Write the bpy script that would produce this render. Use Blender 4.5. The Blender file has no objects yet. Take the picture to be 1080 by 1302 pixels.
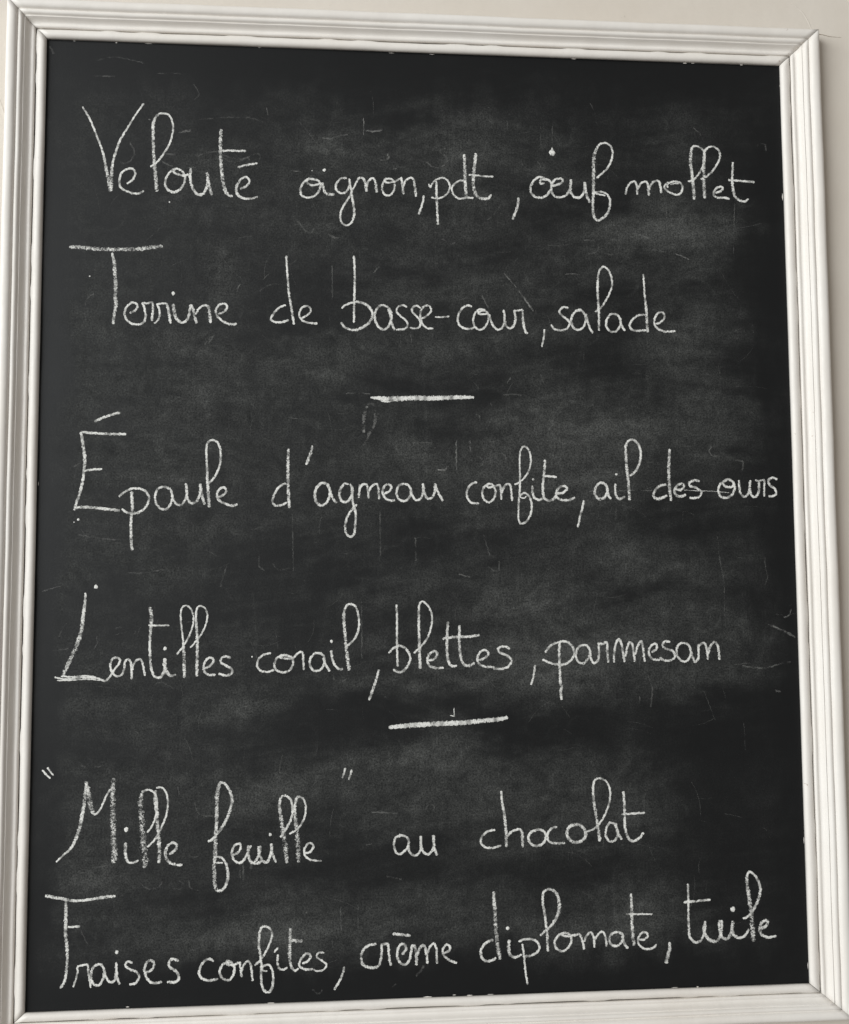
import bpy, bmesh, math, random
import numpy as np
from mathutils import Matrix, Vector

# ------------------------------------------------------------------ camera, light, exposure
CAM_MATRIX = [(0.996590, -0.000734, -0.082510, -0.094060), (-0.082319, -0.077383, -0.993597, -1.111090), (-0.005655, 0.997001, -0.077180, 1.410427)]
BW, BH, CZ = 0.8000, 0.9968, 1.50

scene = bpy.context.scene
col = scene.collection
cam_data = bpy.data.cameras.new('camera')
cam_data.sensor_fit = 'HORIZONTAL'; cam_data.sensor_width = 36.0; cam_data.lens = 45.0
cam_data.clip_start = 0.02; cam_data.clip_end = 100.0
cam = bpy.data.objects.new('camera', cam_data); col.objects.link(cam)
cam.matrix_world = Matrix([list(r) for r in CAM_MATRIX] + [[0, 0, 0, 1]])
scene.camera = cam

world = bpy.data.worlds.new('World'); scene.world = world; world.use_nodes = True
bg = world.node_tree.nodes['Background']
bg.inputs['Color'].default_value = (1.0, 0.95, 0.89, 1); bg.inputs['Strength'].default_value = 0.29

def area(name, loc, target, sx, sy, power, color):
    l = bpy.data.lights.new(name, 'AREA'); l.shape = 'RECTANGLE'; l.size = sx; l.size_y = sy
    l.energy = power; l.color = color
    o = bpy.data.objects.new(name, l); col.objects.link(o); o.location = loc
    o.rotation_euler = (Vector(target) - Vector(loc)).to_track_quat('-Z', 'Y').to_euler()
    return o
area('window_light', (-5.3, -4.7, 2.9), (0, 0, 1.45), 5.4, 4.4, 660, (0.95, 0.985, 1.0))

scene.view_settings.view_transform = 'Standard'; scene.view_settings.look = 'None'
scene.view_settings.exposure = 0.0; scene.view_settings.gamma = 1.0

rnd = random.Random(7)
nr = np.random.default_rng(11)

# ------------------------------------------------------------------ helpers
def new_obj(name, verts, faces, mat, parent=None, smooth=False):
    me = bpy.data.meshes.new(name); me.from_pydata(verts, [], faces); me.update()
    if smooth:
        me.polygons.foreach_set('use_smooth', [True] * len(me.polygons))
    me.materials.append(mat)
    o = bpy.data.objects.new(name, me); col.objects.link(o)
    if parent: o.parent = parent
    return o

class Mat:
    def __init__(s, name):
        s.m = bpy.data.materials.new(name); s.m.use_nodes = True
        s.t = s.m.node_tree; s.t.nodes.clear()
        s.out = s.t.nodes.new('ShaderNodeOutputMaterial')
    def n(s, kind, **kw):
        nd = s.t.nodes.new('ShaderNode' + kind)
        for k, v in kw.items():
            if k.startswith('i_'):
                key = k[2:]
                key = int(key) if key.isdigit() else key
                s.put(nd.inputs[key], v)
            else: setattr(nd, k, v)
        return nd
    def put(s, sock, v):
        if isinstance(v, bpy.types.NodeSocket): s.t.links.new(v, sock)
        else: sock.default_value = v
    def math(s, op, a, b=0.0, c=0.0, clamp=False):
        nd = s.t.nodes.new('ShaderNodeMath'); nd.operation = op; nd.use_clamp = clamp
        s.put(nd.inputs[0], a); s.put(nd.inputs[1], b); s.put(nd.inputs[2], c)
        return nd.outputs[0]
    def coord(s, scale=(1, 1, 1)):
        tc = s.n('TexCoord'); mp = s.n('Mapping'); mp.inputs['Scale'].default_value = scale
        s.t.links.new(tc.outputs['Object'], mp.inputs['Vector']); return mp.outputs[0]
    def noise(s, scale, detail=3, rough=0.5, stretch=(1, 1, 1), dist=0.0):
        nd = s.n('TexNoise'); s.put(nd.inputs['Vector'], s.coord(stretch))
        nd.inputs['Scale'].default_value = scale; nd.inputs['Detail'].default_value = detail
        nd.inputs['Roughness'].default_value = rough; nd.inputs['Distortion'].default_value = dist
        return nd.outputs[0]
    def remap(s, v, a, b, c=0.0, d=1.0):
        nd = s.n('MapRange'); s.put(nd.inputs[0], v)
        for i, x in zip((1, 2, 3, 4), (a, b, c, d)): s.put(nd.inputs[i], x)
        return nd.outputs[0]
    def mix(s, f, a, b):
        nd = s.n('Mix', data_type='RGBA'); s.put(nd.inputs[0], f); s.put(nd.inputs[6], a); s.put(nd.inputs[7], b)
        return nd.outputs[2]

def paint_material(name, base, warm, dirt, rough):
    M = Mat(name)
    big = M.noise(6, 3, 0.6)
    fine = M.noise(90, 4, 0.6)
    c = M.mix(M.remap(big, 0.35, 0.7), base, warm)
    speck = M.remap(M.noise(160, 2, 0.5, dist=0.6), 0.73, 0.78)
    patch = M.remap(M.noise(14, 3, 0.6), 0.52, 0.66)
    c = M.mix(M.math('MULTIPLY', M.math('MULTIPLY', speck, patch), 0.55), c, dirt)
    bs = M.n('BsdfPrincipled', i_Roughness=rough); M.put(bs.inputs['Base Color'], c)
    M.put(bs.inputs['Roughness'], M.remap(fine, 0.3, 0.7, rough - 0.06, rough + 0.12))
    h = M.math('ADD', M.math('MULTIPLY', M.noise(28, 3, 0.5), 1.0), M.math('MULTIPLY', fine, 0.25))
    bp = M.n('Bump'); bp.inputs['Strength'].default_value = 0.35; bp.inputs['Distance'].default_value = 0.0022
    M.put(bp.inputs['Height'], h); M.put(bs.inputs['Normal'], bp.outputs[0])
    M.put(M.out.inputs['Surface'], bs.outputs[0])
    return M.m

PAINT = paint_material('white_gloss_paint', (0.75, 0.715, 0.67, 1), (0.72, 0.675, 0.62, 1), (0.26, 0.17, 0.11, 1), 0.50)
WALL = paint_material('cream_wall_paint', (0.645, 0.59, 0.52, 1), (0.62, 0.56, 0.485, 1), (0.45, 0.40, 0.34, 1), 0.60)

def board_material():
    M = Mat('blackboard_slate_paint')
    at = M.n('Attribute', attribute_name='dust'); d = at.outputs['Fac']
    g1 = M.noise(560, 4, 0.8)                              # grain of the dust
    g2 = M.noise(1300, 2, 0.6)
    sx = M.noise(30, 5, 0.7, (0.22, 1, 1.3), 0.6)           # sideways wiping streaks
    sz = M.noise(40, 4, 0.7, (1.6, 1, 0.12), 0.3)           # dried drips of the wet sponge
    gr = M.math('MULTIPLY', M.remap(g1, 0.34, 0.68, 0.15, 2.1), M.remap(g2, 0.35, 0.65, 0.7, 1.3))
    st = M.math('MULTIPLY', M.remap(sx, 0.3, 0.7, 0.75, 1.25), M.remap(sz, 0.3, 0.7, 0.88, 1.12))
    mott = M.math('MULTIPLY', M.remap(M.noise(95, 4, 0.75, dist=1.2), 0.34, 0.66, 0.74, 1.26), M.remap(M.noise(28, 4, 0.7, dist=1.5), 0.34, 0.66, 0.72, 1.28))
    f = M.math('MULTIPLY', M.math('MULTIPLY', M.math('MULTIPLY', d, mott), gr), st)
    f = M.math('MULTIPLY', f, 0.088, clamp=True)
    fleck = M.math('MULTIPLY', M.remap(M.noise(700, 1, 0.5), 0.72, 0.80), M.math('MULTIPLY', d, 0.10))
    f = M.math('ADD', f, fleck, clamp=True)
    c = M.mix(f, (0.0040, 0.0045, 0.0050, 1), (0.505, 0.513, 0.485, 1))
    bs = M.n('BsdfPrincipled'); M.put(bs.inputs['Base Color'], c)
    M.put(bs.inputs['Roughness'], M.remap(d, 0.0, 0.6, 0.46, 0.65))
    M.put(bs.inputs['Specular IOR Level'], M.remap(d, 0.0, 0.6, 0.28, 0.12))
    bp = M.n('Bump'); bp.inputs['Strength'].default_value = 0.25; bp.inputs['Distance'].default_value = 0.0005
    M.put(bp.inputs['Height'], M.math('ADD', g1, M.math('MULTIPLY', M.noise(12, 2), 2.0)))
    M.put(bs.inputs['Normal'], bp.outputs[0])
    M.put(M.out.inputs['Surface'], bs.outputs[0])
    return M.m
BOARD = board_material()

def chalk_material():
    M = Mat('white_chalk')
    uv = M.n('UVMap', uv_map='stroke'); sep = M.n('SeparateXYZ'); M.put(sep.inputs[0], uv.outputs[0])
    u = M.math('ABSOLUTE', M.math('MULTIPLY_ADD', sep.outputs[0], 2.0, -1.0)); w = sep.outputs[1]
    at = M.n('Attribute', attribute_name='opacity')
    n1 = M.noise(500, 4, 0.8)
    n2 = M.noise(1050, 2, 0.7)
    n3 = M.noise(110, 4, 0.7)
    g = M.math('ADD', M.math('MULTIPLY', n1, 0.6), M.math('MULTIPLY', n2, 0.4))
    # a broad stroke was made with the side of the stick and skips over the grain; a narrow one is dense
    press = M.remap(w, 0.25, 0.85, 0.155, 0.01)
    edge = M.math('MULTIPLY', M.math('POWER', u, 3.0), 0.13)
    q = M.math('SUBTRACT', M.math('ADD', g, press), edge)
    q = M.math('ADD', q, M.math('MULTIPLY', M.math('SUBTRACT', n3, 0.5), 0.40))
    cov = M.remap(q, 0.46, 0.60)
    n4 = M.remap(M.noise(75, 3, 0.7), 0.40, 0.58)           # rubbed marks survive only in patches
    faint = M.remap(at.outputs['Fac'], 0.5, 0.8)
    keep = M.math('MAXIMUM', n4, faint)
    a = M.math('MULTIPLY', M.math('MULTIPLY', cov, keep), at.outputs['Fac'], clamp=True)
    bs = M.n('BsdfPrincipled', i_Roughness=0.95)
    M.put(bs.inputs['Base Color'], M.mix(M.remap(n1, 0.3, 0.7), (0.56, 0.56, 0.53, 1), (0.85, 0.84, 0.80, 1)))
    bs.inputs['Specular IOR Level'].default_value = 0.1
    tr = M.n('BsdfTransparent'); mx = M.n('MixShader')
    M.put(mx.inputs[0], a); M.put(mx.inputs[1], tr.outputs[0]); M.put(mx.inputs[2], bs.outputs[0])
    M.put(M.out.inputs['Surface'], mx.outputs[0])
    return M.m
CHALK = chalk_material()

# ------------------------------------------------------------------ wall (the setting)
def build_wall():
    # plaster wall with a raised panel edge meeting the outer corner of the moulding
    x0, x1, z0, z1 = -2.2, 2.2, 0.0, 3.0
    v = [(x0, 0.004, z0), (x1, 0.004, z0), (x1, 0.004, z1), (x0, 0.004, z1),
         (x0, 0.10, z0), (x1, 0.10, z0), (x1, 0.10, z1), (x0, 0.10, z1)]
    f = [(0, 1, 2, 3), (5, 4, 7, 6), (4, 0, 3, 7), (1, 5, 6, 2), (3, 2, 6, 7), (4, 5, 1, 0)]
    o = new_obj('wall', v, f, WALL); o['kind'] = 'structure'
    return o
wall = build_wall()

# ------------------------------------------------------------------ the framed chalkboard
board = bpy.data.objects.new('chalkboard', None); col.objects.link(board)
board.location = (0, 0, CZ - BH / 2 - 0.045)
OZ = BH / 2 + 0.045                                # board centre above the empty
board['label'] = 'black chalkboard with French menu in white chalk, framed by cream painted moulding'
board['category'] = 'chalkboard'

def value_noise(nx, nz, cx, cz):
    g = nr.random((int(nz / cz) + 3, int(nx / cx) + 3))
    X = np.arange(nx) / cx; Z = np.arange(nz) / cz
    xi = X.astype(int); zi = Z.astype(int); fx = X - xi; fz = Z - zi
    fx = fx * fx * (3 - 2 * fx); fz = fz * fz * (3 - 2 * fz)
    a = g[np.ix_(zi, xi)]; b = g[np.ix_(zi, xi + 1)]; c = g[np.ix_(zi + 1, xi)]; d = g[np.ix_(zi + 1, xi + 1)]
    fx = fx[None, :]; fz = fz[:, None]
    return (a * (1 - fx) + b * fx) * (1 - fz) + (c * (1 - fx) + d * fx) * fz

def fbm(nx, nz, cx, cz, oct=4, gain=0.55):
    s = 0; a = 1; t = 0
    for i in range(oct):
        if min(cx, cz) < 1.2: break
        s = s + a * value_noise(nx, nz, cx, cz); t += a; a *= gain; cx /= 2; cz /= 2
    return s / t

def build_panel():
    st = 1.6                                        # mm
    m = 8.0
    xs = np.arange(-BW * 500 - m, BW * 500 + m + .1, st); zs = np.arange(-BH * 500 - m, BH * 500 + m + .1, st)
    nx, nz = len(xs), len(zs)
    X, Z = np.meshgrid(xs, zs)
    wx = (fbm(nx, nz, 30, 30, 4) - .5) * 50; wz = (fbm(nx, nz, 30, 30, 4) - .5) * 40
    wf = (fbm(nx, nz, 60, 5, 3, .6) - .5) * 16
    d = np.full_like(X, 0.25)
    d += (fbm(nx, nz, 55, 42, 6, .6) - .5) * 0.85
    d += (fbm(nx, nz, 90, 8, 4, .6) - .5) * 0.12
    for (cx, cz, rx, rz, ang, amp) in SMUDGES:
        a = math.radians(ang)
        dx = X + wx - cx; dz = Z + wz * (1 if amp > 0 else .8) + (wf if amp < 0 else 0) - cz
        p = (dx * math.cos(a) + dz * math.sin(a)) / (rx * 1.05); q = (-dx * math.sin(a) + dz * math.cos(a)) / (rz * 1.05)
        d += amp * (0.66 if amp > 0 else 0.38) * np.exp(-(p * p + q * q) ** (1.05 if amp > 0 else 1.9))
    # long soft sweeps of the sponge: stretched noise turned to a few wiping directions
    for ang, wgt in ((9, .30), (-12, .26), (24, .16), (80, .14)):
        n = fbm(900, 1100, 130, 7, 4, .62)
        a = math.radians(ang)
        U = ((X * math.cos(a) + Z * math.sin(a)) / 1.6 + 450).astype(int) % 900; W2 = ((-X * math.sin(a) + Z * math.cos(a) + 12 * np.sin(X / 130 + ang)) / 1.3 + 550).astype(int) % 1100
        region = np.clip((fbm(nx, nz, 75, 60, 2) - .40) * 5, 0, 1)
        d += (n[W2, U] - .5) * wgt * 1.5 * region
    # wiping arcs: a crisp outer rim fading inwards
    for k in range(75):
        cx = nr.uniform(-420, 420); cz = nr.uniform(-620, 380); r = nr.uniform(50, 280)
        th0 = nr.uniform(.7, 2.4); rr = np.hypot((X + wx * .3 - cx) * nr.uniform(.6, 1.1), Z - cz); th = np.arctan2(Z - cz, X - cx)
        q = (rr - r) / nr.uniform(4, 24)
        band = np.where(q > 0, np.exp(-(q * 4) ** 2), np.exp(-q * q)) * np.exp(-((th - th0) / nr.uniform(.15, .5)) ** 2)
        d += band * nr.uniform(-.16, .20)
    # small circular rubbings
    for k in range(150):
        cx = nr.uniform(-370, 370); cz = nr.uniform(-470, 430); r = nr.uniform(6, 20)
        i0, i1 = np.searchsorted(xs, [cx - r - 8, cx + r + 8]); j0, j1 = np.searchsorted(zs, [cz - r - 8, cz + r + 8])
        sub = (slice(j0, j1), slice(i0, i1))
        rr = np.hypot((X[sub] - cx) * nr.uniform(.7, 1.4), Z[sub] - cz); th = np.arctan2(Z[sub] - cz, X[sub] - cx)
        d[sub] += np.exp(-((rr - r) / 1.6) ** 2) * (0.5 + 0.5 * np.cos(th - nr.uniform(0, 6.3))) * nr.uniform(.05, .26)
    # vertical drips
    for k in range(40):
        cx = nr.uniform(-380, 380); zt = nr.uniform(-380, 470); ln = nr.uniform(15, 90)
        zc = zt - ln / 2
        i0, i1 = np.searchsorted(xs, [cx - 8, cx + 8])
        sub = (slice(0, nz), slice(i0, i1))
        d[sub] += np.exp(-((X[sub] - cx + 1.5 * np.sin(Z[sub] / 17)) / 1.4) ** 2) * np.exp(-((Z[sub] - zc) / (ln / 2)) ** 4) * nr.uniform(.06, .28)
    # the sponge never reached the borders, where the paint is clean
    ew = (fbm(nx, nz, 14, 40, 4, .65) - .5) * 60
    def ramp(t, a, b):
        t = np.clip((t - a) / (b - a), 0, 1); return t * t * (3 - 2 * t)
    e = ramp(X + BW * 500 + ew, 12, 46) * ramp(BW * 500 - X + ew, 8, 62)
    e *= ramp(BH * 500 - Z + ew, 25, 95) * ramp(Z + BH * 500 + ew, 22, 60)
    d = np.where(d < .16, .16 * np.exp((d - .16) / .3), d); d = np.clip(d, 0.03, 1.6) * (0.07 + 0.20 * fbm(nx, nz, 8, 30, 4) ** 2 + 0.84 * e)
    N = nx * nz
    co = np.zeros((N, 3)); co[:, 0] = X.ravel() / 1000; co[:, 2] = Z.ravel() / 1000 + OZ
    idx = np.arange(N).reshape(nz, nx)
    q = np.stack([idx[:-1, :-1], idx[:-1, 1:], idx[1:, 1:], idx[1:, :-1]], -1).reshape(-1, 4)
    me = bpy.data.meshes.new('board_panel')
    me.vertices.add(N); me.vertices.foreach_set('co', co.ravel())
    me.loops.add(q.size); me.loops.foreach_set('vertex_index', q.ravel().astype(np.int32))
    me.polygons.add(len(q)); me.polygons.foreach_set('loop_start', (np.arange(len(q)) * 4).astype(np.int32))
    me.update(calc_edges=True)
    a = me.attributes.new('dust', 'FLOAT', 'POINT'); a.data.foreach_set('value', d.ravel().astype(np.float32))
    me.materials.append(BOARD)
    o = bpy.data.objects.new('board_panel', me); col.objects.link(o); o.parent = board
    o['label'] = 'black slate-painted panel clouded with wiped chalk dust'
    return o

# ---- chalk strokes, each word one mesh of low ribbons of chalk lying on the panel
def catmull(pts, step=0.7):
    n = len(pts)
    if n == 2: pts = [pts[0], tuple((a + b) / 2 for a, b in zip(*pts)), pts[1]]; n = 3
    out = []
    for i in range(n - 1):
        p0 = pts[max(i - 1, 0)]; p1 = pts[i]; p2 = pts[i + 1]; p3 = pts[min(i + 2, n - 1)]
        L = math.hypot(p2[0] - p1[0], p2[1] - p1[1]); k = max(2, int(L / step))
        for j in range(k):
            t = j / k
            out.append(tuple(0.5 * ((2 * b) + (c - a) * t + (2 * a - 5 * b + 4 * c - d) * t * t + (3 * b - a - 3 * c + d) * t ** 3)
                             for a, b, c, d in zip(p0, p1, p2, p3)))
    out.append(tuple(pts[-1]))
    return out

class Chalk:
    def __init__(s): s.v = []; s.f = []; s.uv = []; s.op = []; s.k = 0
    def stroke(s, flat, op, wander=0.22, firm=1.0):
        raw = [tuple(flat[i:i + 3]) for i in range(0, len(flat), 3)]
        P = catmull(raw)
        n = len(P); lay = 0.06 + 0.013 * (s.k % 23); s.k += 1
        ph = [rnd.uniform(0, 6.28) for _ in range(6)]
        base = len(s.v); dist = 0
        for i, (x, z, w) in enumerate(P):
            a = P[max(i - 1, 0)]; b = P[min(i + 1, n - 1)]
            tx, tz = b[0] - a[0], b[1] - a[1]; L = math.hypot(tx, tz) or 1e-6; nx_, nz_ = -tz / L, tx / L
            dist += math.hypot(x - P[i - 1][0], z - P[i - 1][1]) if i else 0
            wob = wander * (math.sin(dist * .9 + ph[0]) * .5 + math.sin(dist * 2.3 + ph[1]) * .3 + rnd.uniform(-.35, .35))
            ww = w * (1 + .13 * math.sin(dist * 1.3 + ph[2]) + .10 * math.sin(dist * 3.1 + ph[3])) + rnd.uniform(-.24, .24)
            end = min(i, n - 1 - i)
            if end < 2: ww *= (0.45, 0.8)[end]
            ww = max(ww, 0.35) * 0.5 * 1.02
            cx, cz = x + nx_ * wob, z + nz_ * wob
            y = -(lay + 0.02 * i / n)
            for sgn, up in ((-1, 0), (-.45, .10), (.45, .10), (1, 0)):
                j = rnd.uniform(-.1, .1) if abs(sgn) == 1 else 0
                s.v.append(((cx + nx_ * ww * (sgn + j)) / 1000, (y - up) / 1000, (cz + nz_ * ww * (sgn + j)) / 1000 + OZ))
                s.uv.append((sgn * .5 + .5, min(max(ww * 2 / 1.05 / 6.0 * firm, 0), 1))); s.op.append(min(1, op * (.90 + .17 * math.sin(dist * .21 + ph[4]) + .10 * math.sin(dist * .67 + ph[5]))))
            if i:
                r = base + (i - 1) * 4
                for c in range(3): s.f.append((r + c, r + c + 1, r + c + 5, r + c + 4))
    def dot(s, x, z, r):
        base = len(s.v); n = 12; lay = 0.12 + 0.02 * (s.k % 7); s.k += 1
        for ring, (rr, up) in enumerate(((1, 0), (.6, .22))):
            for i in range(n):
                a = i * 6.2832 / n; k = r * rr * (1 + rnd.uniform(-.16, .16))
                s.v.append(((x + k * math.cos(a)) / 1000, -(lay + up) / 1000, (z + k * math.sin(a) * 1.1) / 1000 + OZ))
                s.uv.append((1.0 if ring == 0 else .7, 0.15)); s.op.append(1)
        s.v.append((x / 1000, -(lay + .3) / 1000, z / 1000 + OZ)); s.uv.append((.5, .1)); s.op.append(1)
        for i in range(n):
            j = (i + 1) % n
            s.f.append((base + i, base + j, base + n + j, base + n + i)); s.f.append((base + n + i, base + n + j, base + 2 * n))
    def build(s, name, parent):
        o = new_obj(name, s.v, s.f, CHALK, parent, True); me = o.data
        lay = me.uv_layers.new(name='stroke')
        vi = np.zeros(len(me.loops), np.int32); me.loops.foreach_get('vertex_index', vi)
        lay.data.foreach_set('uv', np.array(s.uv, np.float32)[vi].ravel())
        at = me.attributes.new('opacity', 'FLOAT', 'POINT'); at.data.foreach_set('value', np.array(s.op, np.float32))
        return o

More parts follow.
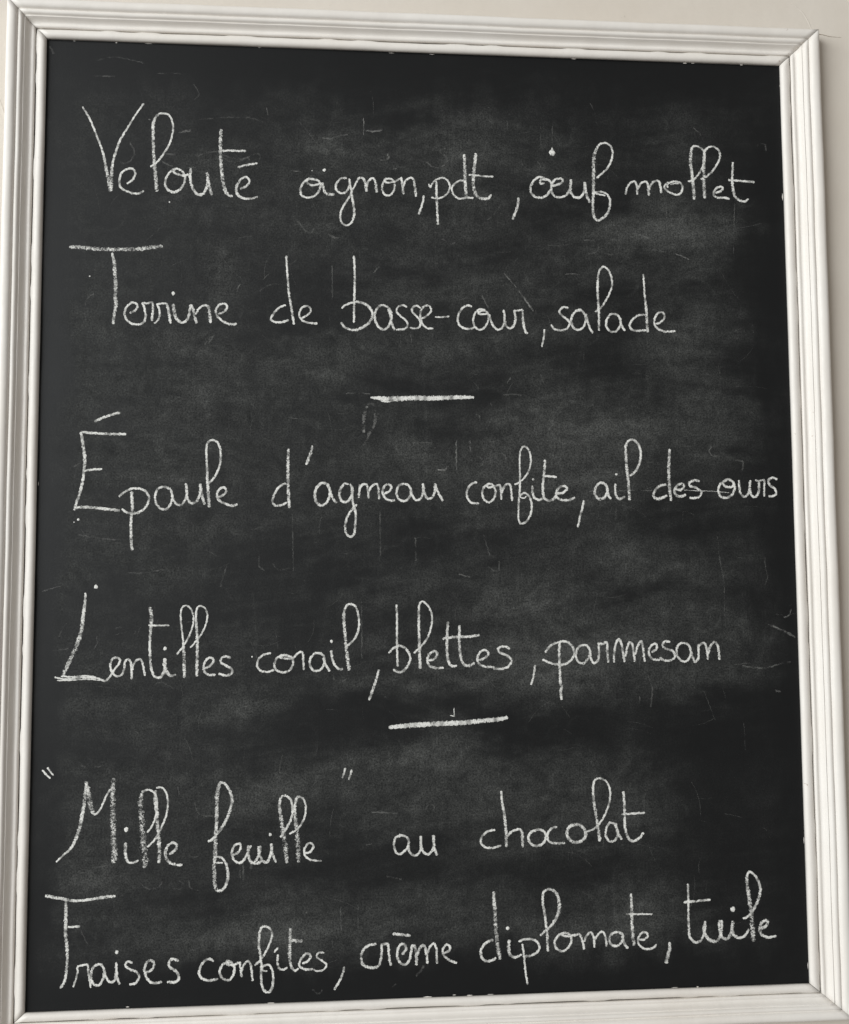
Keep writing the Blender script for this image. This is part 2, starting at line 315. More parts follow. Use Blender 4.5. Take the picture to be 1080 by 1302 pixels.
WORDS = [
 ('chalk word Velouté', [
  [1,-362.0,426.1,2.09,-357.4,418.5,2.09,-352.6,409.6,2.09,-347.3,395.9,2.08,-342.6,384.3,2.08,-339.2,373.7,2.5,-336.5,359.9,3.12,-333.8,348.3,4.15,-331.4,334.7,4.15],
  [1,-298.5,431.9,1.89,-303.9,423.7,1.89,-309.3,414.9,1.89,-314.4,405.5,1.88,-319.2,397.4,2.3,-323.7,388.0,2.51,-326.6,378.3,2.5,-329.5,367.6,2.71,-330.7,354.7,3.74,-331.1,344.1,4.15,-330.6,335.6,3.32],
  [1,-314.9,343.9,2.29,-310.9,346.3,2.29,-307.9,350.0,2.29,-306.3,355.0,2.29,-307.6,358.8,2.29,-311.1,360.4,2.29,-315.1,359.4,2.29,-319.8,356.1,2.29,-322.1,350.7,2.29,-322.4,343.9,2.29,-320.3,338.8,2.29,-314.8,335.6,2.29,-307.6,333.4,2.29,-301.5,333.8,2.29,-297.1,336.5,2.29],
  [1,-290.7,362.7,2.09,-285.7,366.3,2.09,-280.6,372.2,2.09,-275.6,379.8,2.1,-271.0,388.6,2.1,-268.5,397.3,2.1,-267.5,405.9,2.11,-268.7,413.4,2.11,-272.0,419.8,2.11,-277.8,421.5,2.11,-282.7,420.5,2.1,-286.4,416.1,2.73,-288.3,409.5,3.57,-288.4,398.8,3.57,-288.0,388.1,3.56,-287.4,375.2,3.56,-286.2,362.4,3.76,-284.8,349.6,4.18,-283.8,336.0,4.17],
  [1,-263.1,361.8,2.31,-268.8,359.0,2.3,-272.8,353.8,2.3,-275.0,347.7,2.3,-274.3,341.3,2.3,-269.9,336.8,2.93,-264.8,336.0,2.93,-259.5,339.2,2.93,-255.7,345.0,2.3,-254.4,351.5,2.31,-256.5,357.7,2.31,-262.1,361.4,2.31,-265.5,360.2,2.31,-266.3,357.6,2.3,-262.0,355.4,2.3,-255.8,354.2,2.31,-250.7,355.9,2.31],
  [1,-248.3,362.2,2.94,-249.1,354.9,2.94,-248.6,348.5,2.94,-246.4,341.0,2.93,-242.3,335.1,2.93,-238.1,333.7,2.93,-234.1,336.4,2.94,-231.7,342.5,2.94,-230.7,348.9,2.94],
  [1,-231.4,358.4,3.37,-230.1,349.0,3.57,-228.3,340.4,3.36,-226.2,333.6,3.36],
  [1,-217.2,406.2,3.39,-217.7,394.5,4.02,-217.6,381.6,4.01,-217.1,370.8,4.01,-216.2,360.1,4.0,-214.8,349.4,4.0,-212.5,339.8,3.79,-209.3,334.5,3.15,-204.2,332.9,2.52],
  [1,-219.7,381.9,2.32,-209.7,382.9,2.32,-199.4,382.7,2.33,-190.7,383.2,2.33],
  [1,-199.2,364.6,2.32,-193.0,366.8,2.33,-185.8,368.5,2.33,-178.5,369.8,2.33],
  [1,-196.6,341.3,2.32,-190.8,344.0,2.32,-187.1,348.4,2.32,-187.8,352.7,2.32,-191.3,354.3,2.32,-196.0,351.6,2.32,-199.5,345.9,2.74,-200.7,340.1,2.95,-199.0,334.8,3.16,-193.8,331.3,2.74,-186.6,330.8,2.32,-181.4,331.8,2.32,-177.9,333.4,2.32],
  [0,-270.2,325.0,0.83],
 ]),
 ('chalk word oignon', [
  [1,-122.8,355.1,2.34,-128.5,351.3,2.34,-132.2,345.1,2.34,-132.8,339.1,2.33,-130.1,334.8,2.33,-124.2,333.7,2.33,-118.4,335.4,2.34,-113.8,340.2,2.34,-111.7,346.8,2.34,-113.4,352.1,2.34,-119.7,354.1,2.34,-124.7,353.5,2.34,-125.9,350.5,2.34,-122.2,347.6,2.34,-116.3,347.7,2.34,-111.7,350.4,2.34],
  [1,-110.0,350.5,2.77,-108.6,345.8,2.77,-107.3,341.0,2.77,-104.4,338.3,3.41,-100.2,337.8,3.41,-96.2,338.3,2.56],
  [0,-107.5,364.4,1.71],
  [0,-120.5,363.2,0.64],
  [1,-83.4,356.0,2.35,-89.1,355.8,2.35,-93.5,351.6,2.35,-95.4,346.1,2.35,-93.5,341.4,2.34,-89.0,339.4,2.35,-84.4,341.0,2.35,-81.1,346.1,2.35,-80.2,352.6,2.35,-81.1,355.6,2.35],
  [1,-81.1,355.6,2.14,-79.8,348.7,2.14,-78.5,340.1,2.56,-76.9,330.4,2.56,-75.6,320.7,2.77,-76.0,313.1,2.77,-79.0,306.6,2.13,-84.0,304.1,2.13,-88.6,306.8,2.12,-90.3,312.8,2.13,-89.3,320.4,2.13,-86.1,326.9,2.13,-81.9,333.5,2.13,-78.5,340.1,2.13,-75.6,346.7,2.14,-72.2,353.7,2.14],
  [1,-72.2,353.7,2.57,-69.7,357.0,2.57,-66.3,356.4,2.57,-63.8,352.4,3.21,-62.9,347.0,3.42,-62.5,341.8,2.99],
  [1,-62.1,347.0,2.35,-60.8,352.5,2.36,-57.4,356.3,2.36,-54.5,356.3,2.36,-52.8,352.7,3.0,-52.0,347.3,3.43,-51.1,341.2,3.0],
  [1,-39.7,357.2,2.15,-43.9,352.9,2.15,-45.6,347.5,2.14,-44.4,341.4,2.14,-40.6,338.0,2.14,-35.9,339.5,2.14,-32.7,344.5,2.15,-32.1,350.4,2.15,-34.2,355.4,2.15,-38.6,356.8,2.15,-42.6,355.8,2.15,-42.7,353.2,2.15,-38.0,352.4,2.15,-31.6,353.9,2.15,-26.1,357.6,2.15],
  [1,-24.8,358.9,2.58,-24.0,352.4,2.58,-23.2,345.9,2.58,-22.4,339.8,2.58],
  [1,-22.5,348.1,2.15,-21.0,353.6,2.15,-17.6,357.3,2.15,-13.6,358.3,2.15,-11.2,355.8,2.8,-10.4,349.5,2.8,-9.6,343.0,2.8,-9.0,337.5,2.58],
 ]),
 ('chalk comma after oignon', [
  [1,-0.7,339.5,2.37,-1.2,334.5,2.37,-2.7,328.6,2.36,-4.6,322.9,2.36,-6.3,318.1,2.36],
 ]),
 ('chalk word pdt', [
  [1,4.5,352.1,1.94,6.6,348.8,1.94,7.9,351.5,1.94,12.0,356.4,1.94,18.4,359.2,1.95,23.7,358.0,1.95,27.3,352.7,1.95,27.1,346.1,1.94,23.6,340.6,1.94,17.2,336.9,1.94,11.8,336.3,1.94,7.4,337.5,1.94],
  [1,13.0,355.6,2.59,13.2,342.5,2.59,13.5,331.6,2.59,13.9,320.7,2.58,14.4,307.1,2.58],
  [1,43.8,356.8,2.17,38.7,356.7,2.17,33.5,353.5,2.16,30.1,349.0,2.16,30.5,343.4,2.16,33.8,338.7,2.16,39.0,336.6,2.16,45.0,337.9,2.16,53.5,337.9,2.16],
  [1,43.7,386.2,3.48,44.0,373.9,3.47,44.3,363.0,3.47,44.7,352.1,3.47,45.4,338.1,3.46],
  [1,56.1,387.9,3.7,55.2,376.5,3.7,53.8,365.4,3.69,53.2,354.5,3.9,54.5,345.8,3.9,57.4,339.7,3.9,63.2,337.2,3.47,69.4,337.8,3.47,72.9,342.3,1.95],
  [1,48.4,363.5,1.95,57.0,362.9,1.95,65.6,362.3,1.96,75.3,362.1,1.96],
 ]),
 ('chalk comma after pdt', [
  [1,102.6,339.6,3.05,102.1,332.8,3.05,100.3,326.1,3.04,98.0,320.6,3.04,95.8,314.9,3.04],
 ]),
 ('chalk word oeuf', [
  [0,140.4,390.8,3.3],
  [1,140.5,396.6,1.32,140.4,392.2,2.64],
  [1,131.9,361.9,2.63,125.4,363.0,2.62,119.9,358.9,2.62,116.2,352.2,2.62,116.5,345.6,2.62,121.0,340.9,2.62,127.9,340.2,2.62,133.8,343.0,2.62,138.2,349.7,2.63,139.2,355.7,2.63,136.2,360.0,2.63,130.4,360.5,2.63,126.7,358.7,2.62,127.5,355.8,2.62,131.8,356.6,2.63],
  [1,139.6,353.5,2.63,146.1,355.2,2.63,151.4,358.2,2.63,151.0,361.5,2.63,145.6,361.8,2.63,141.2,358.6,2.63,138.9,352.4,2.63,139.9,345.4,2.62,143.8,341.5,2.62,149.6,341.2,2.63,155.1,343.6,2.63,159.1,349.6,2.63,160.5,355.2,2.63,161.1,361.4,2.63],
  [1,161.1,361.4,2.85,160.1,354.0,2.85,160.8,346.4,2.85,164.2,342.0,2.85,169.2,341.1,2.85,173.6,344.5,2.85,175.7,351.2,2.86,176.1,358.9,2.86],
  [1,176.1,358.9,3.08,177.0,350.1,3.08,178.6,342.4,3.07,181.6,335.9,3.07],
  [1,189.3,363.7,2.2,194.8,368.3,2.21,201.1,374.4,2.21,205.6,382.5,2.21,207.8,391.9,2.21,206.0,399.7,2.21,201.0,403.3,2.21,195.0,402.7,2.21,190.6,398.1,2.87,187.4,390.2,3.97,186.3,380.2,3.97,186.1,369.1,3.97,185.9,358.1,3.74,185.5,347.0,3.3,184.9,338.2,3.07,184.7,328.2,3.07,185.6,320.6,3.07,189.5,316.3,3.07,195.0,318.6,2.85,200.6,324.2,2.86,203.6,333.1,2.64,203.5,340.8,2.42,199.9,346.3,2.2,194.5,348.3,2.2,189.6,348.0,2.2,186.8,346.6,1.76,192.2,345.4,1.76,198.8,344.3,1.76],
 ]),
 ('chalk word mollet', [
  [1,221.4,345.7,2.43,222.4,351.3,2.43,224.2,355.8,2.43,227.6,359.6,2.43,231.6,361.1,2.43,233.7,358.2,2.43,234.5,352.7,2.43,234.4,346.1,2.43],
  [1,234.9,351.6,2.43,237.5,357.2,2.43,241.3,360.7,2.44,245.3,360.8,2.44,246.9,356.4,3.1,247.2,350.8,3.1,247.6,345.5,2.66],
  [1,248.1,352.0,2.44,250.7,358.7,2.44,255.2,362.2,2.44,259.0,361.8,2.44,260.6,356.7,2.88,261.5,348.6,2.88],
  [1,270.0,361.4,2.22,266.2,358.5,2.22,265.4,354.7,2.22,268.9,351.0,2.22,274.8,348.2,2.22,280.3,347.3,2.22,284.4,350.7,2.22,285.6,356.3,2.22,283.3,360.7,2.22,278.0,362.3,2.22,272.2,361.3,2.22,268.4,358.1,2.22,269.0,354.7,2.22],
  [1,271.7,358.6,1.55,276.2,359.8,1.56,281.7,360.2,1.56],
  [1,291.8,362.7,2.23,297.4,364.4,2.23,303.6,370.6,2.23,308.2,378.1,2.23,311.1,386.0,2.24,311.5,393.9,2.24,309.4,399.4,2.24,305.1,402.4,2.24,300.4,403.2,2.24,297.2,400.2,2.91,295.7,392.3,3.8,295.4,383.3,3.8,296.5,372.2,3.79,297.5,361.1,3.79,298.0,352.2,4.01,298.4,342.4,3.56],
  [1,306.3,365.8,2.23,312.0,368.2,2.23,318.8,373.9,2.24,324.8,381.9,2.24,328.4,389.9,2.24,328.8,396.6,2.24,325.8,401.0,2.24,320.7,403.3,2.24,315.1,401.4,2.24,311.8,397.2,3.14,310.5,387.1,3.8,310.2,375.9,4.02,310.0,363.6,4.02,310.0,353.6,4.01,310.4,344.0,3.56],
  [1,322.6,350.2,2.45,328.2,352.5,2.46,331.2,355.7,2.46,329.1,357.7,2.46,324.6,356.2,2.46,320.9,351.7,2.45,321.2,347.0,2.45,325.8,345.1,2.45,331.8,345.3,2.46,338.5,344.1,2.46],
  [1,343.3,386.1,2.69,342.8,375.7,2.69,342.2,364.5,2.69,342.8,354.5,3.36,344.8,347.2,2.91,349.6,342.8,2.68,355.4,341.6,2.68,360.0,344.7,2.69],
  [1,337.5,365.5,2.46,347.6,365.1,2.46,357.7,364.5,2.47,367.5,363.9,2.47],
 ]),
 ('chalk word Terrine', [
  [1,-372.8,274.1,2.87,-363.2,274.4,4.52,-349.1,273.0,4.53,-335.0,272.4,4.53,-318.8,272.8,4.54,-306.7,273.3,4.55,-294.6,274.6,4.55,-284.4,276.1,4.56,-276.7,277.5,3.32],
  [1,-328.9,269.0,2.47,-326.3,257.5,3.71,-325.5,245.9,4.32,-324.7,234.4,4.52,-324.9,221.8,4.72,-323.6,215.6,4.51,-325.4,205.1,3.69,-326.4,193.0,2.86],
  [1,-309.7,205.0,2.26,-304.7,207.5,2.26,-301.7,212.2,2.26,-304.2,215.9,2.26,-308.9,215.4,2.26,-313.4,210.5,2.26,-314.9,204.2,2.26,-312.8,198.0,2.25,-307.9,194.1,2.25,-301.9,193.0,2.26,-296.4,194.3,2.26,-293.5,199.4,2.26,-293.6,205.6,2.26,-295.3,212.9,2.26,-297.4,216.0,2.26],
  [1,-297.4,216.0,2.06,-291.7,215.7,2.06,-286.7,216.6,2.06,-286.0,209.9,2.68,-286.5,202.6,2.67,-287.0,197.0,2.67],
  [1,-284.3,194.3,2.06,-280.3,198.5,2.06,-278.8,204.8,2.06,-279.9,211.1,2.06,-281.6,214.6,2.06,-277.5,215.5,2.06,-271.9,216.1,2.06],
  [1,-271.9,216.1,2.27,-269.7,208.1,2.89,-268.6,200.8,2.88,-267.5,194.5,2.47],
  [1,-265.0,215.6,2.89,-264.1,208.2,3.71,-262.2,201.5,3.71,-258.6,196.8,2.89,-254.0,195.8,2.48,-250.0,200.1,2.89,-248.0,207.4,2.89,-247.1,214.8,2.9],
  [1,-247.1,215.2,2.48,-244.6,210.6,2.9,-242.9,203.3,3.1,-240.8,195.0,2.89],
  [1,-241.7,204.4,2.27,-238.9,210.3,2.28,-234.4,214.0,2.28,-229.8,214.1,2.69,-227.5,208.8,3.31,-227.0,201.5,3.52,-226.1,195.6,2.9],
  [1,-218.4,205.6,2.28,-212.7,207.8,2.28,-209.3,212.3,2.28,-210.4,215.9,2.28,-214.9,216.4,2.28,-218.9,213.6,2.28,-220.9,207.9,2.69,-218.8,202.7,2.28,-214.3,198.5,2.28,-209.2,195.7,2.69,-203.6,194.5,2.9,-198.9,195.6,2.7],
  [0,-265.1,226.7,1.86],
  [0,-351.2,243.5,0.82],
 ]),
 ('chalk word de', [
  [1,-147.7,216.1,2.3,-153.2,214.3,2.3,-158.6,209.6,2.3,-162.3,204.0,2.29,-163.1,200.2,2.29,-158.9,197.9,2.29,-151.7,197.8,2.3,-144.5,200.5,2.3],
  [1,-147.5,269.7,2.1,-146.8,256.9,2.1,-145.7,242.0,2.1,-144.4,227.2,2.51,-142.5,216.6,2.51,-140.8,206.0,2.51,-139.1,195.5,2.51],
  [1,-132.1,201.9,2.09,-127.0,204.6,2.09,-122.2,208.9,2.1,-121.8,213.1,2.1,-125.3,215.6,2.1,-130.1,214.3,2.1,-133.2,209.3,2.09,-133.2,204.0,2.09,-130.1,199.9,2.09,-123.8,197.6,2.09,-114.5,196.9,2.51],
 ]),
 ('chalk word basse-cour', [
  [1,-76.0,271.2,2.33,-75.2,258.3,2.33,-75.0,243.4,2.33,-75.4,228.4,2.32,-75.7,213.5,2.32,-75.9,198.2,2.31],
  [1,-89.0,213.7,2.31,-84.4,217.6,2.32,-77.1,220.3,2.32,-69.8,220.8,2.74,-62.5,218.0,2.96,-57.7,212.7,2.96,-56.0,207.4,2.95,-59.0,199.9,2.95,-65.7,194.1,2.95,-74.0,190.6,2.73,-81.3,191.3,2.31,-86.5,194.2,2.31,-89.4,198.8,2.31],
  [1,-40.9,216.6,2.54,-46.8,217.8,2.54,-51.0,214.3,2.54,-53.7,207.9,2.53,-53.1,200.7,2.53,-50.0,194.8,2.53,-44.8,191.4,2.53,-40.2,193.8,2.53,-36.8,200.3,2.54,-35.9,208.2,2.54,-38.4,214.1,2.54,-41.6,217.1,2.54],
  [1,-39.5,214.1,2.54,-37.4,207.7,2.54,-36.0,199.2,2.54,-32.6,191.2,2.54],
  [1,-19.1,216.2,2.12,-23.7,218.2,2.12,-27.9,216.9,2.12,-30.5,213.2,2.12,-29.0,208.9,2.12,-23.3,204.1,2.12,-19.2,199.9,2.12,-19.2,195.2,2.12,-22.8,192.4,2.12,-31.2,191.6,2.11],
  [1,-4.4,215.1,2.12,-9.0,218.0,2.12,-12.8,216.3,2.12,-14.1,212.4,2.12,-11.1,208.2,2.12,-6.5,203.5,2.12,-4.9,198.7,2.12,-6.6,194.6,2.12,-10.2,193.2,2.12,-16.5,194.0,2.12],
  [1,-5.9,202.7,2.12,1.1,206.7,2.12,6.4,212.3,2.13,5.4,217.0,2.13,1.2,218.2,2.13,-3.1,215.1,2.12,-5.2,208.3,2.12,-4.0,200.8,2.12,-1.1,195.9,2.12,3.5,193.4,2.12,9.0,193.7,2.12],
  [1,10.6,206.0,1.7,18.4,205.9,1.7,26.2,207.1,1.7],
  [1,50.7,218.2,2.35,45.6,219.0,2.35,40.1,215.9,2.35,36.0,208.9,2.35,35.3,201.4,2.34,38.4,196.1,2.34,44.8,193.6,2.34,50.1,194.2,2.35,54.3,196.4,2.35],
  [1,65.1,214.1,2.14,59.8,215.3,2.14,54.5,211.8,2.14,51.9,204.9,2.14,52.6,198.1,2.13,56.4,193.4,2.13,61.7,193.5,2.14,66.0,198.3,2.14,68.5,205.2,2.14,67.2,211.6,2.14,63.4,213.7,2.14,58.7,212.5,2.14,57.7,210.4,2.14,61.9,209.8,2.14,68.9,211.2,2.14],
  [1,69.4,209.9,2.35,70.8,203.1,2.35,73.9,196.7,2.35,78.8,193.1,2.35,83.1,195.7,2.35,85.7,202.2,2.36,85.6,209.7,2.36,84.8,215.1,2.36],
  [1,85.5,205.4,2.36,87.3,197.9,2.57,90.9,194.8,2.57,95.2,197.0,3.0,97.5,203.5,3.0,97.1,211.0,2.58,95.5,214.6,2.36],
  [1,95.4,214.2,2.15,100.4,214.3,2.15,105.3,214.8,2.15,105.6,206.8,2.58,106.6,198.2,2.79,108.6,191.2,3.0,111.0,189.5,2.57],
 ]),
 ('chalk comma after basse-cour', [
  [1,129.0,194.5,1.94,128.5,186.7,1.93,127.3,180.7,1.93,125.8,175.1,1.93],
 ]),
 ('chalk word salade', [
  [1,155.7,218.2,2.38,150.5,219.0,2.38,146.1,215.5,2.38,146.9,211.2,2.37,152.5,206.9,2.38,156.7,202.3,2.38,155.3,197.5,2.37,150.1,194.0,2.37,143.0,193.8,2.37,138.7,195.9,2.37,136.6,199.8,2.37],
  [1,169.9,215.9,2.38,163.4,214.3,2.38,158.9,207.7,2.38,159.2,200.1,2.38,163.0,195.0,2.38,168.9,195.1,2.38,173.3,200.4,2.38,174.5,208.0,2.38,172.0,213.8,2.38,167.7,216.7,2.38,162.7,214.3,2.38],
  [1,174.6,212.3,2.6,176.2,204.7,2.6,178.6,197.2,2.6,182.0,190.8,2.6],
  [1,185.0,214.4,2.17,190.9,218.4,2.17,196.1,225.7,2.17,201.0,234.5,2.18,204.0,243.2,2.18,204.0,251.9,2.18,201.1,260.0,2.18,196.1,264.5,2.18,191.7,262.0,2.18,189.2,254.9,2.61,188.4,245.1,2.61,188.2,235.3,2.61,188.7,224.5,2.61,189.1,213.6,2.6,189.1,203.9,2.38,188.9,193.7,2.16],
  [1,209.2,211.3,2.39,203.2,212.5,2.39,198.3,207.3,2.39,196.9,200.3,2.39,199.8,194.3,2.38,205.6,192.6,2.39,210.7,196.6,2.39,213.0,203.6,2.39,211.4,209.6,2.39,206.7,213.0,2.39],
  [1,211.8,209.2,2.61,213.0,203.1,2.61,215.1,197.8,2.61,218.0,194.3,2.61],
  [1,240.2,211.8,2.4,233.6,211.7,2.4,227.0,207.3,2.39,223.2,201.6,2.39,224.2,196.4,2.39,230.7,194.3,2.39,241.1,195.3,2.4],
  [1,239.2,257.4,1.97,239.7,247.2,1.97,240.1,236.3,1.97,241.3,223.2,2.84,242.0,212.3,3.05,242.1,201.4,3.27,242.8,192.8,3.05],
  [1,252.2,202.0,2.4,258.2,204.9,2.4,262.0,210.0,2.4,259.9,214.8,2.41,255.1,214.3,2.4,251.0,208.5,2.4,250.5,202.0,2.4,253.6,197.3,2.4,260.1,194.3,2.4,266.7,194.0,2.4,273.5,194.5,2.4],
 ]),
 ('chalk divider line between starters and mains', [
  [1,-58.5,118.1,2.09,-50.2,117.7,3.77,-42.9,117.0,5.03,-32.5,117.1,5.45,-22.0,117.6,4.83,-9.5,118.3,5.04,3.1,118.0,5.05,15.7,118.4,4.64,28.3,119.1,4.22,40.9,119.5,3.81,51.9,119.4,2.54],
  [1,-48.1,114.8,0.84,-40.8,113.8,1.68,-33.5,115.4,0.84],
 ]),
 ('chalk word Épaule', [
  [1,-343.8,90.2,2.63,-335.9,94.0,2.63,-327.0,97.4,2.63,-317.7,99.9,2.64],
  [1,-357.1,79.3,2.62,-345.6,78.3,2.62,-331.6,77.6,2.63,-311.3,77.3,2.63],
  [1,-357.1,79.3,3.02,-355.8,72.5,3.02,-353.8,60.3,3.22,-352.6,50.1,3.42,-353.2,39.9,2.81,-354.2,29.7,2.81,-356.7,17.5,3.0,-359.7,7.4,2.8,-362.3,-1.7,2.4],
  [1,-353.2,38.9,2.21,-344.9,40.3,2.21,-335.0,40.8,2.21],
  [1,-361.9,0.9,2.99,-350.1,1.5,3.0,-338.2,0.5,3.0,-328.3,-0.7,3.01,-316.4,-1.9,3.01],
  [1,-317.6,12.3,2.41,-312.7,16.6,2.41,-305.8,20.3,2.42,-297.9,20.9,2.42,-290.9,18.1,2.42,-287.2,11.6,2.42,-288.7,4.5,2.42,-293.6,-1.7,2.61,-300.5,-4.7,2.61,-307.4,-4.7,2.61,-311.4,-2.7,2.41,-314.5,-0.2,2.41],
  [1,-304.8,17.7,2.82,-304.3,9.5,3.22,-303.8,1.4,3.01,-304.6,-6.7,2.81,-305.1,-16.9,2.81,-304.7,-27.0,3.01,-304.2,-37.1,3.0,-303.1,-42.8,2.8],
  [1,-272.0,22.8,2.43,-277.9,20.8,2.42,-280.8,13.6,2.42,-279.7,5.5,2.42,-275.1,-0.0,2.42,-269.1,-0.2,2.42,-264.8,5.5,2.42,-263.5,13.3,2.43,-265.9,20.2,2.43,-272.0,22.8,2.43],
  [1,-263.5,14.7,2.43,-262.4,9.6,2.42,-258.7,4.5,2.42,-253.7,4.5,2.43,-249.8,10.6,2.43,-248.5,18.8,2.43,-250.0,26.4,2.43],
  [1,-249.4,26.0,2.64,-248.9,15.7,2.63,-247.6,9.6,2.63,-243.7,5.5,2.63,-238.7,7.6,2.63,-235.8,13.7,2.64,-234.8,19.9,2.64,-235.3,26.0,2.64],
  [1,-234.9,26.0,2.84,-234.0,17.8,2.84,-232.3,10.7,2.84,-230.3,4.5,2.84],
  [1,-227.9,25.0,2.24,-221.9,31.2,2.24,-216.9,40.5,2.24,-214.6,49.7,2.24,-214.7,61.1,2.25,-217.6,68.9,2.25,-222.9,71.7,2.25,-227.7,69.2,2.25,-229.2,62.0,2.24,-228.9,52.7,2.45,-228.2,40.4,2.44,-227.7,28.1,2.85,-226.8,17.8,3.25,-226.3,9.7,3.25,-225.6,1.5,2.84],
  [1,-216.3,12.1,2.44,-210.6,14.8,2.44,-208.3,18.9,2.44,-210.3,22.0,2.44,-215.1,20.7,2.44,-217.9,14.8,2.44,-215.6,8.6,2.44,-208.5,5.0,2.44,-202.1,3.1,2.85,-196.8,4.8,2.64],
  [0,-358.1,-11.4,1.2],
  [0,-362.2,-14.0,0.6],
 ]),
 ("chalk word d'agneau", [
  [1,-146.9,26.7,2.46,-152.9,23.8,2.46,-158.0,17.0,2.46,-160.8,8.7,2.45,-158.7,4.0,2.45,-152.2,3.6,2.45,-145.7,6.7,2.46],
  [1,-144.4,63.1,2.47,-144.7,51.1,3.08,-144.9,38.7,3.29,-144.6,26.3,3.49,-144.1,13.9,3.48,-143.1,0.7,2.66],
  [1,-119.4,66.6,2.27,-120.6,60.5,2.68,-123.0,53.7,3.3,-125.9,46.2,2.47],
  [1,-103.9,26.0,2.47,-109.0,27.2,2.88,-114.2,23.3,2.88,-116.8,16.0,2.88,-115.6,8.2,2.88,-111.0,3.7,2.88,-105.9,5.3,2.47,-101.8,11.9,2.88,-101.2,20.2,2.88,-103.9,26.0,2.88,-101.9,21.2,2.68,-99.2,14.0,2.68,-96.7,8.8,2.88,-93.4,6.6,2.26],
  [1,-81.3,26.1,2.27,-86.1,26.0,2.68,-90.2,20.2,2.68,-91.0,13.0,2.68,-88.1,7.8,2.68,-82.8,7.8,2.68,-78.6,13.6,2.68,-77.4,21.3,2.69,-80.3,26.1,2.69],
  [1,-78.2,23.4,2.48,-77.8,14.0,2.48,-77.2,6.8,2.47,-75.2,0.6,2.47,-74.1,-6.6,2.47,-74.6,-16.9,2.47,-75.8,-26.2,2.47,-79.3,-29.3,2.46,-83.4,-26.8,2.46,-85.2,-20.0,2.47,-84.0,-11.8,2.47,-80.7,-4.6,2.47,-76.2,1.6,2.47,-72.9,4.7,2.48],
  [1,-71.0,11.6,2.48,-70.4,18.2,2.48,-69.6,25.5,2.48,-69.6,23.4,2.48],
  [1,-70.4,20.3,2.48,-66.9,25.5,2.48,-62.8,25.5,2.48,-61.3,20.3,2.48,-60.7,11.0,2.48],
  [1,-60.5,18.2,2.28,-56.6,24.5,2.28,-51.8,26.1,2.28,-50.2,20.3,2.28,-49.4,10.0,2.28],
  [1,-44.2,15.8,2.49,-39.4,18.3,2.49,-36.5,22.4,2.49,-39.0,25.8,2.49,-43.1,24.9,2.49,-46.1,18.3,2.49,-43.6,12.0,2.49,-39.1,9.1,2.49,-32.8,8.9,2.49],
  [1,-22.8,26.2,2.49,-28.2,25.0,2.49,-31.2,18.3,2.49,-29.7,11.7,2.49,-24.6,8.3,2.49,-19.2,10.4,2.49,-15.8,17.3,2.49,-17.9,24.2,2.5,-22.8,26.6,2.49],
  [1,-16.6,22.5,2.5,-15.2,15.2,2.49,-11.1,9.6,2.49,-6.3,10.4,2.5,-3.3,17.3,2.5,-3.3,27.1,2.5],
  [1,-3.3,26.7,2.71,-2.1,18.4,2.71,1.4,11.1,2.71,6.2,12.1,2.71,9.2,18.4,2.71,9.4,27.2,2.71],
  [1,9.4,26.7,2.71,11.3,20.5,2.71,14.6,14.2,2.71,17.8,8.4,2.71],
 ]),
 ('chalk word confite', [
  [1,54.4,28.5,2.31,48.1,26.4,2.31,43.6,19.5,2.3,43.8,12.2,2.3,47.9,6.8,2.3,56.3,6.0,2.3],
  [1,67.9,26.9,2.31,62.2,23.8,2.31,59.8,17.5,2.31,61.4,10.6,2.3,66.2,7.2,2.31,71.5,10.2,2.31,74.1,17.5,2.31,72.0,24.4,2.31,67.9,26.9,2.31,65.3,25.9,2.31,66.3,22.7,2.31,72.7,24.4,2.31,78.4,25.9,2.31],
  [1,78.8,26.5,2.31,79.6,20.7,2.31,79.9,14.4,2.31,80.3,9.8,2.31],
  [1,80.4,16.5,2.31,83.2,23.8,2.31,87.5,27.0,2.32,90.2,23.8,2.32,90.9,17.5,2.31,91.7,8.5,2.31],
  [1,94.4,25.9,1.9,100.1,28.7,1.9,105.9,34.4,1.9,110.3,41.8,1.9,112.3,51.3,1.9,111.2,60.8,1.91,107.6,66.2,1.91,104.2,66.6,1.91,101.2,61.8,1.9,100.2,50.2,1.9,100.3,39.6,1.9,100.4,29.1,2.11,99.8,18.6,2.11,98.8,8.1,2.1,98.3,-2.4,1.89,98.2,-10.7,1.89,100.6,-15.3,2.31,105.9,-13.9,2.31,110.9,-6.5,2.31,112.7,2.9,2.32,111.1,11.3,2.11,106.3,16.9,1.9,101.5,15.5,1.89,100.6,12.7,1.47,104.8,11.5,1.47,106.9,14.0,1.47],
  [0,114.6,31.7,1.27],
  [1,113.4,24.9,2.53,113.7,17.6,2.53,115.8,11.9,2.53,120.4,9.8,2.53,124.2,11.1,2.53],
  [1,127.6,52.8,2.76,126.8,41.8,2.75,125.6,31.3,2.75,124.8,20.8,2.75,126.0,12.4,2.74,130.2,9.0,2.74,135.9,10.3,2.75,138.7,14.5,2.75],
  [1,126.7,35.5,2.33,133.1,34.9,2.33,140.1,34.3,2.33],
  [1,139.6,16.6,2.54,146.6,17.7,2.54,151.0,21.9,2.54,147.8,24.6,2.54,142.5,22.9,2.54,139.0,16.6,2.54,141.2,11.3,2.54,147.6,9.5,2.54,154.0,9.9,2.54,159.3,12.8,2.54],
 ]),
 ('chalk comma after confite', [
  [1,168.9,9.3,2.33,167.4,1.9,2.33,164.7,-7.6,2.33,162.0,-19.5,2.32],
 ]),
 ('chalk word ail', [
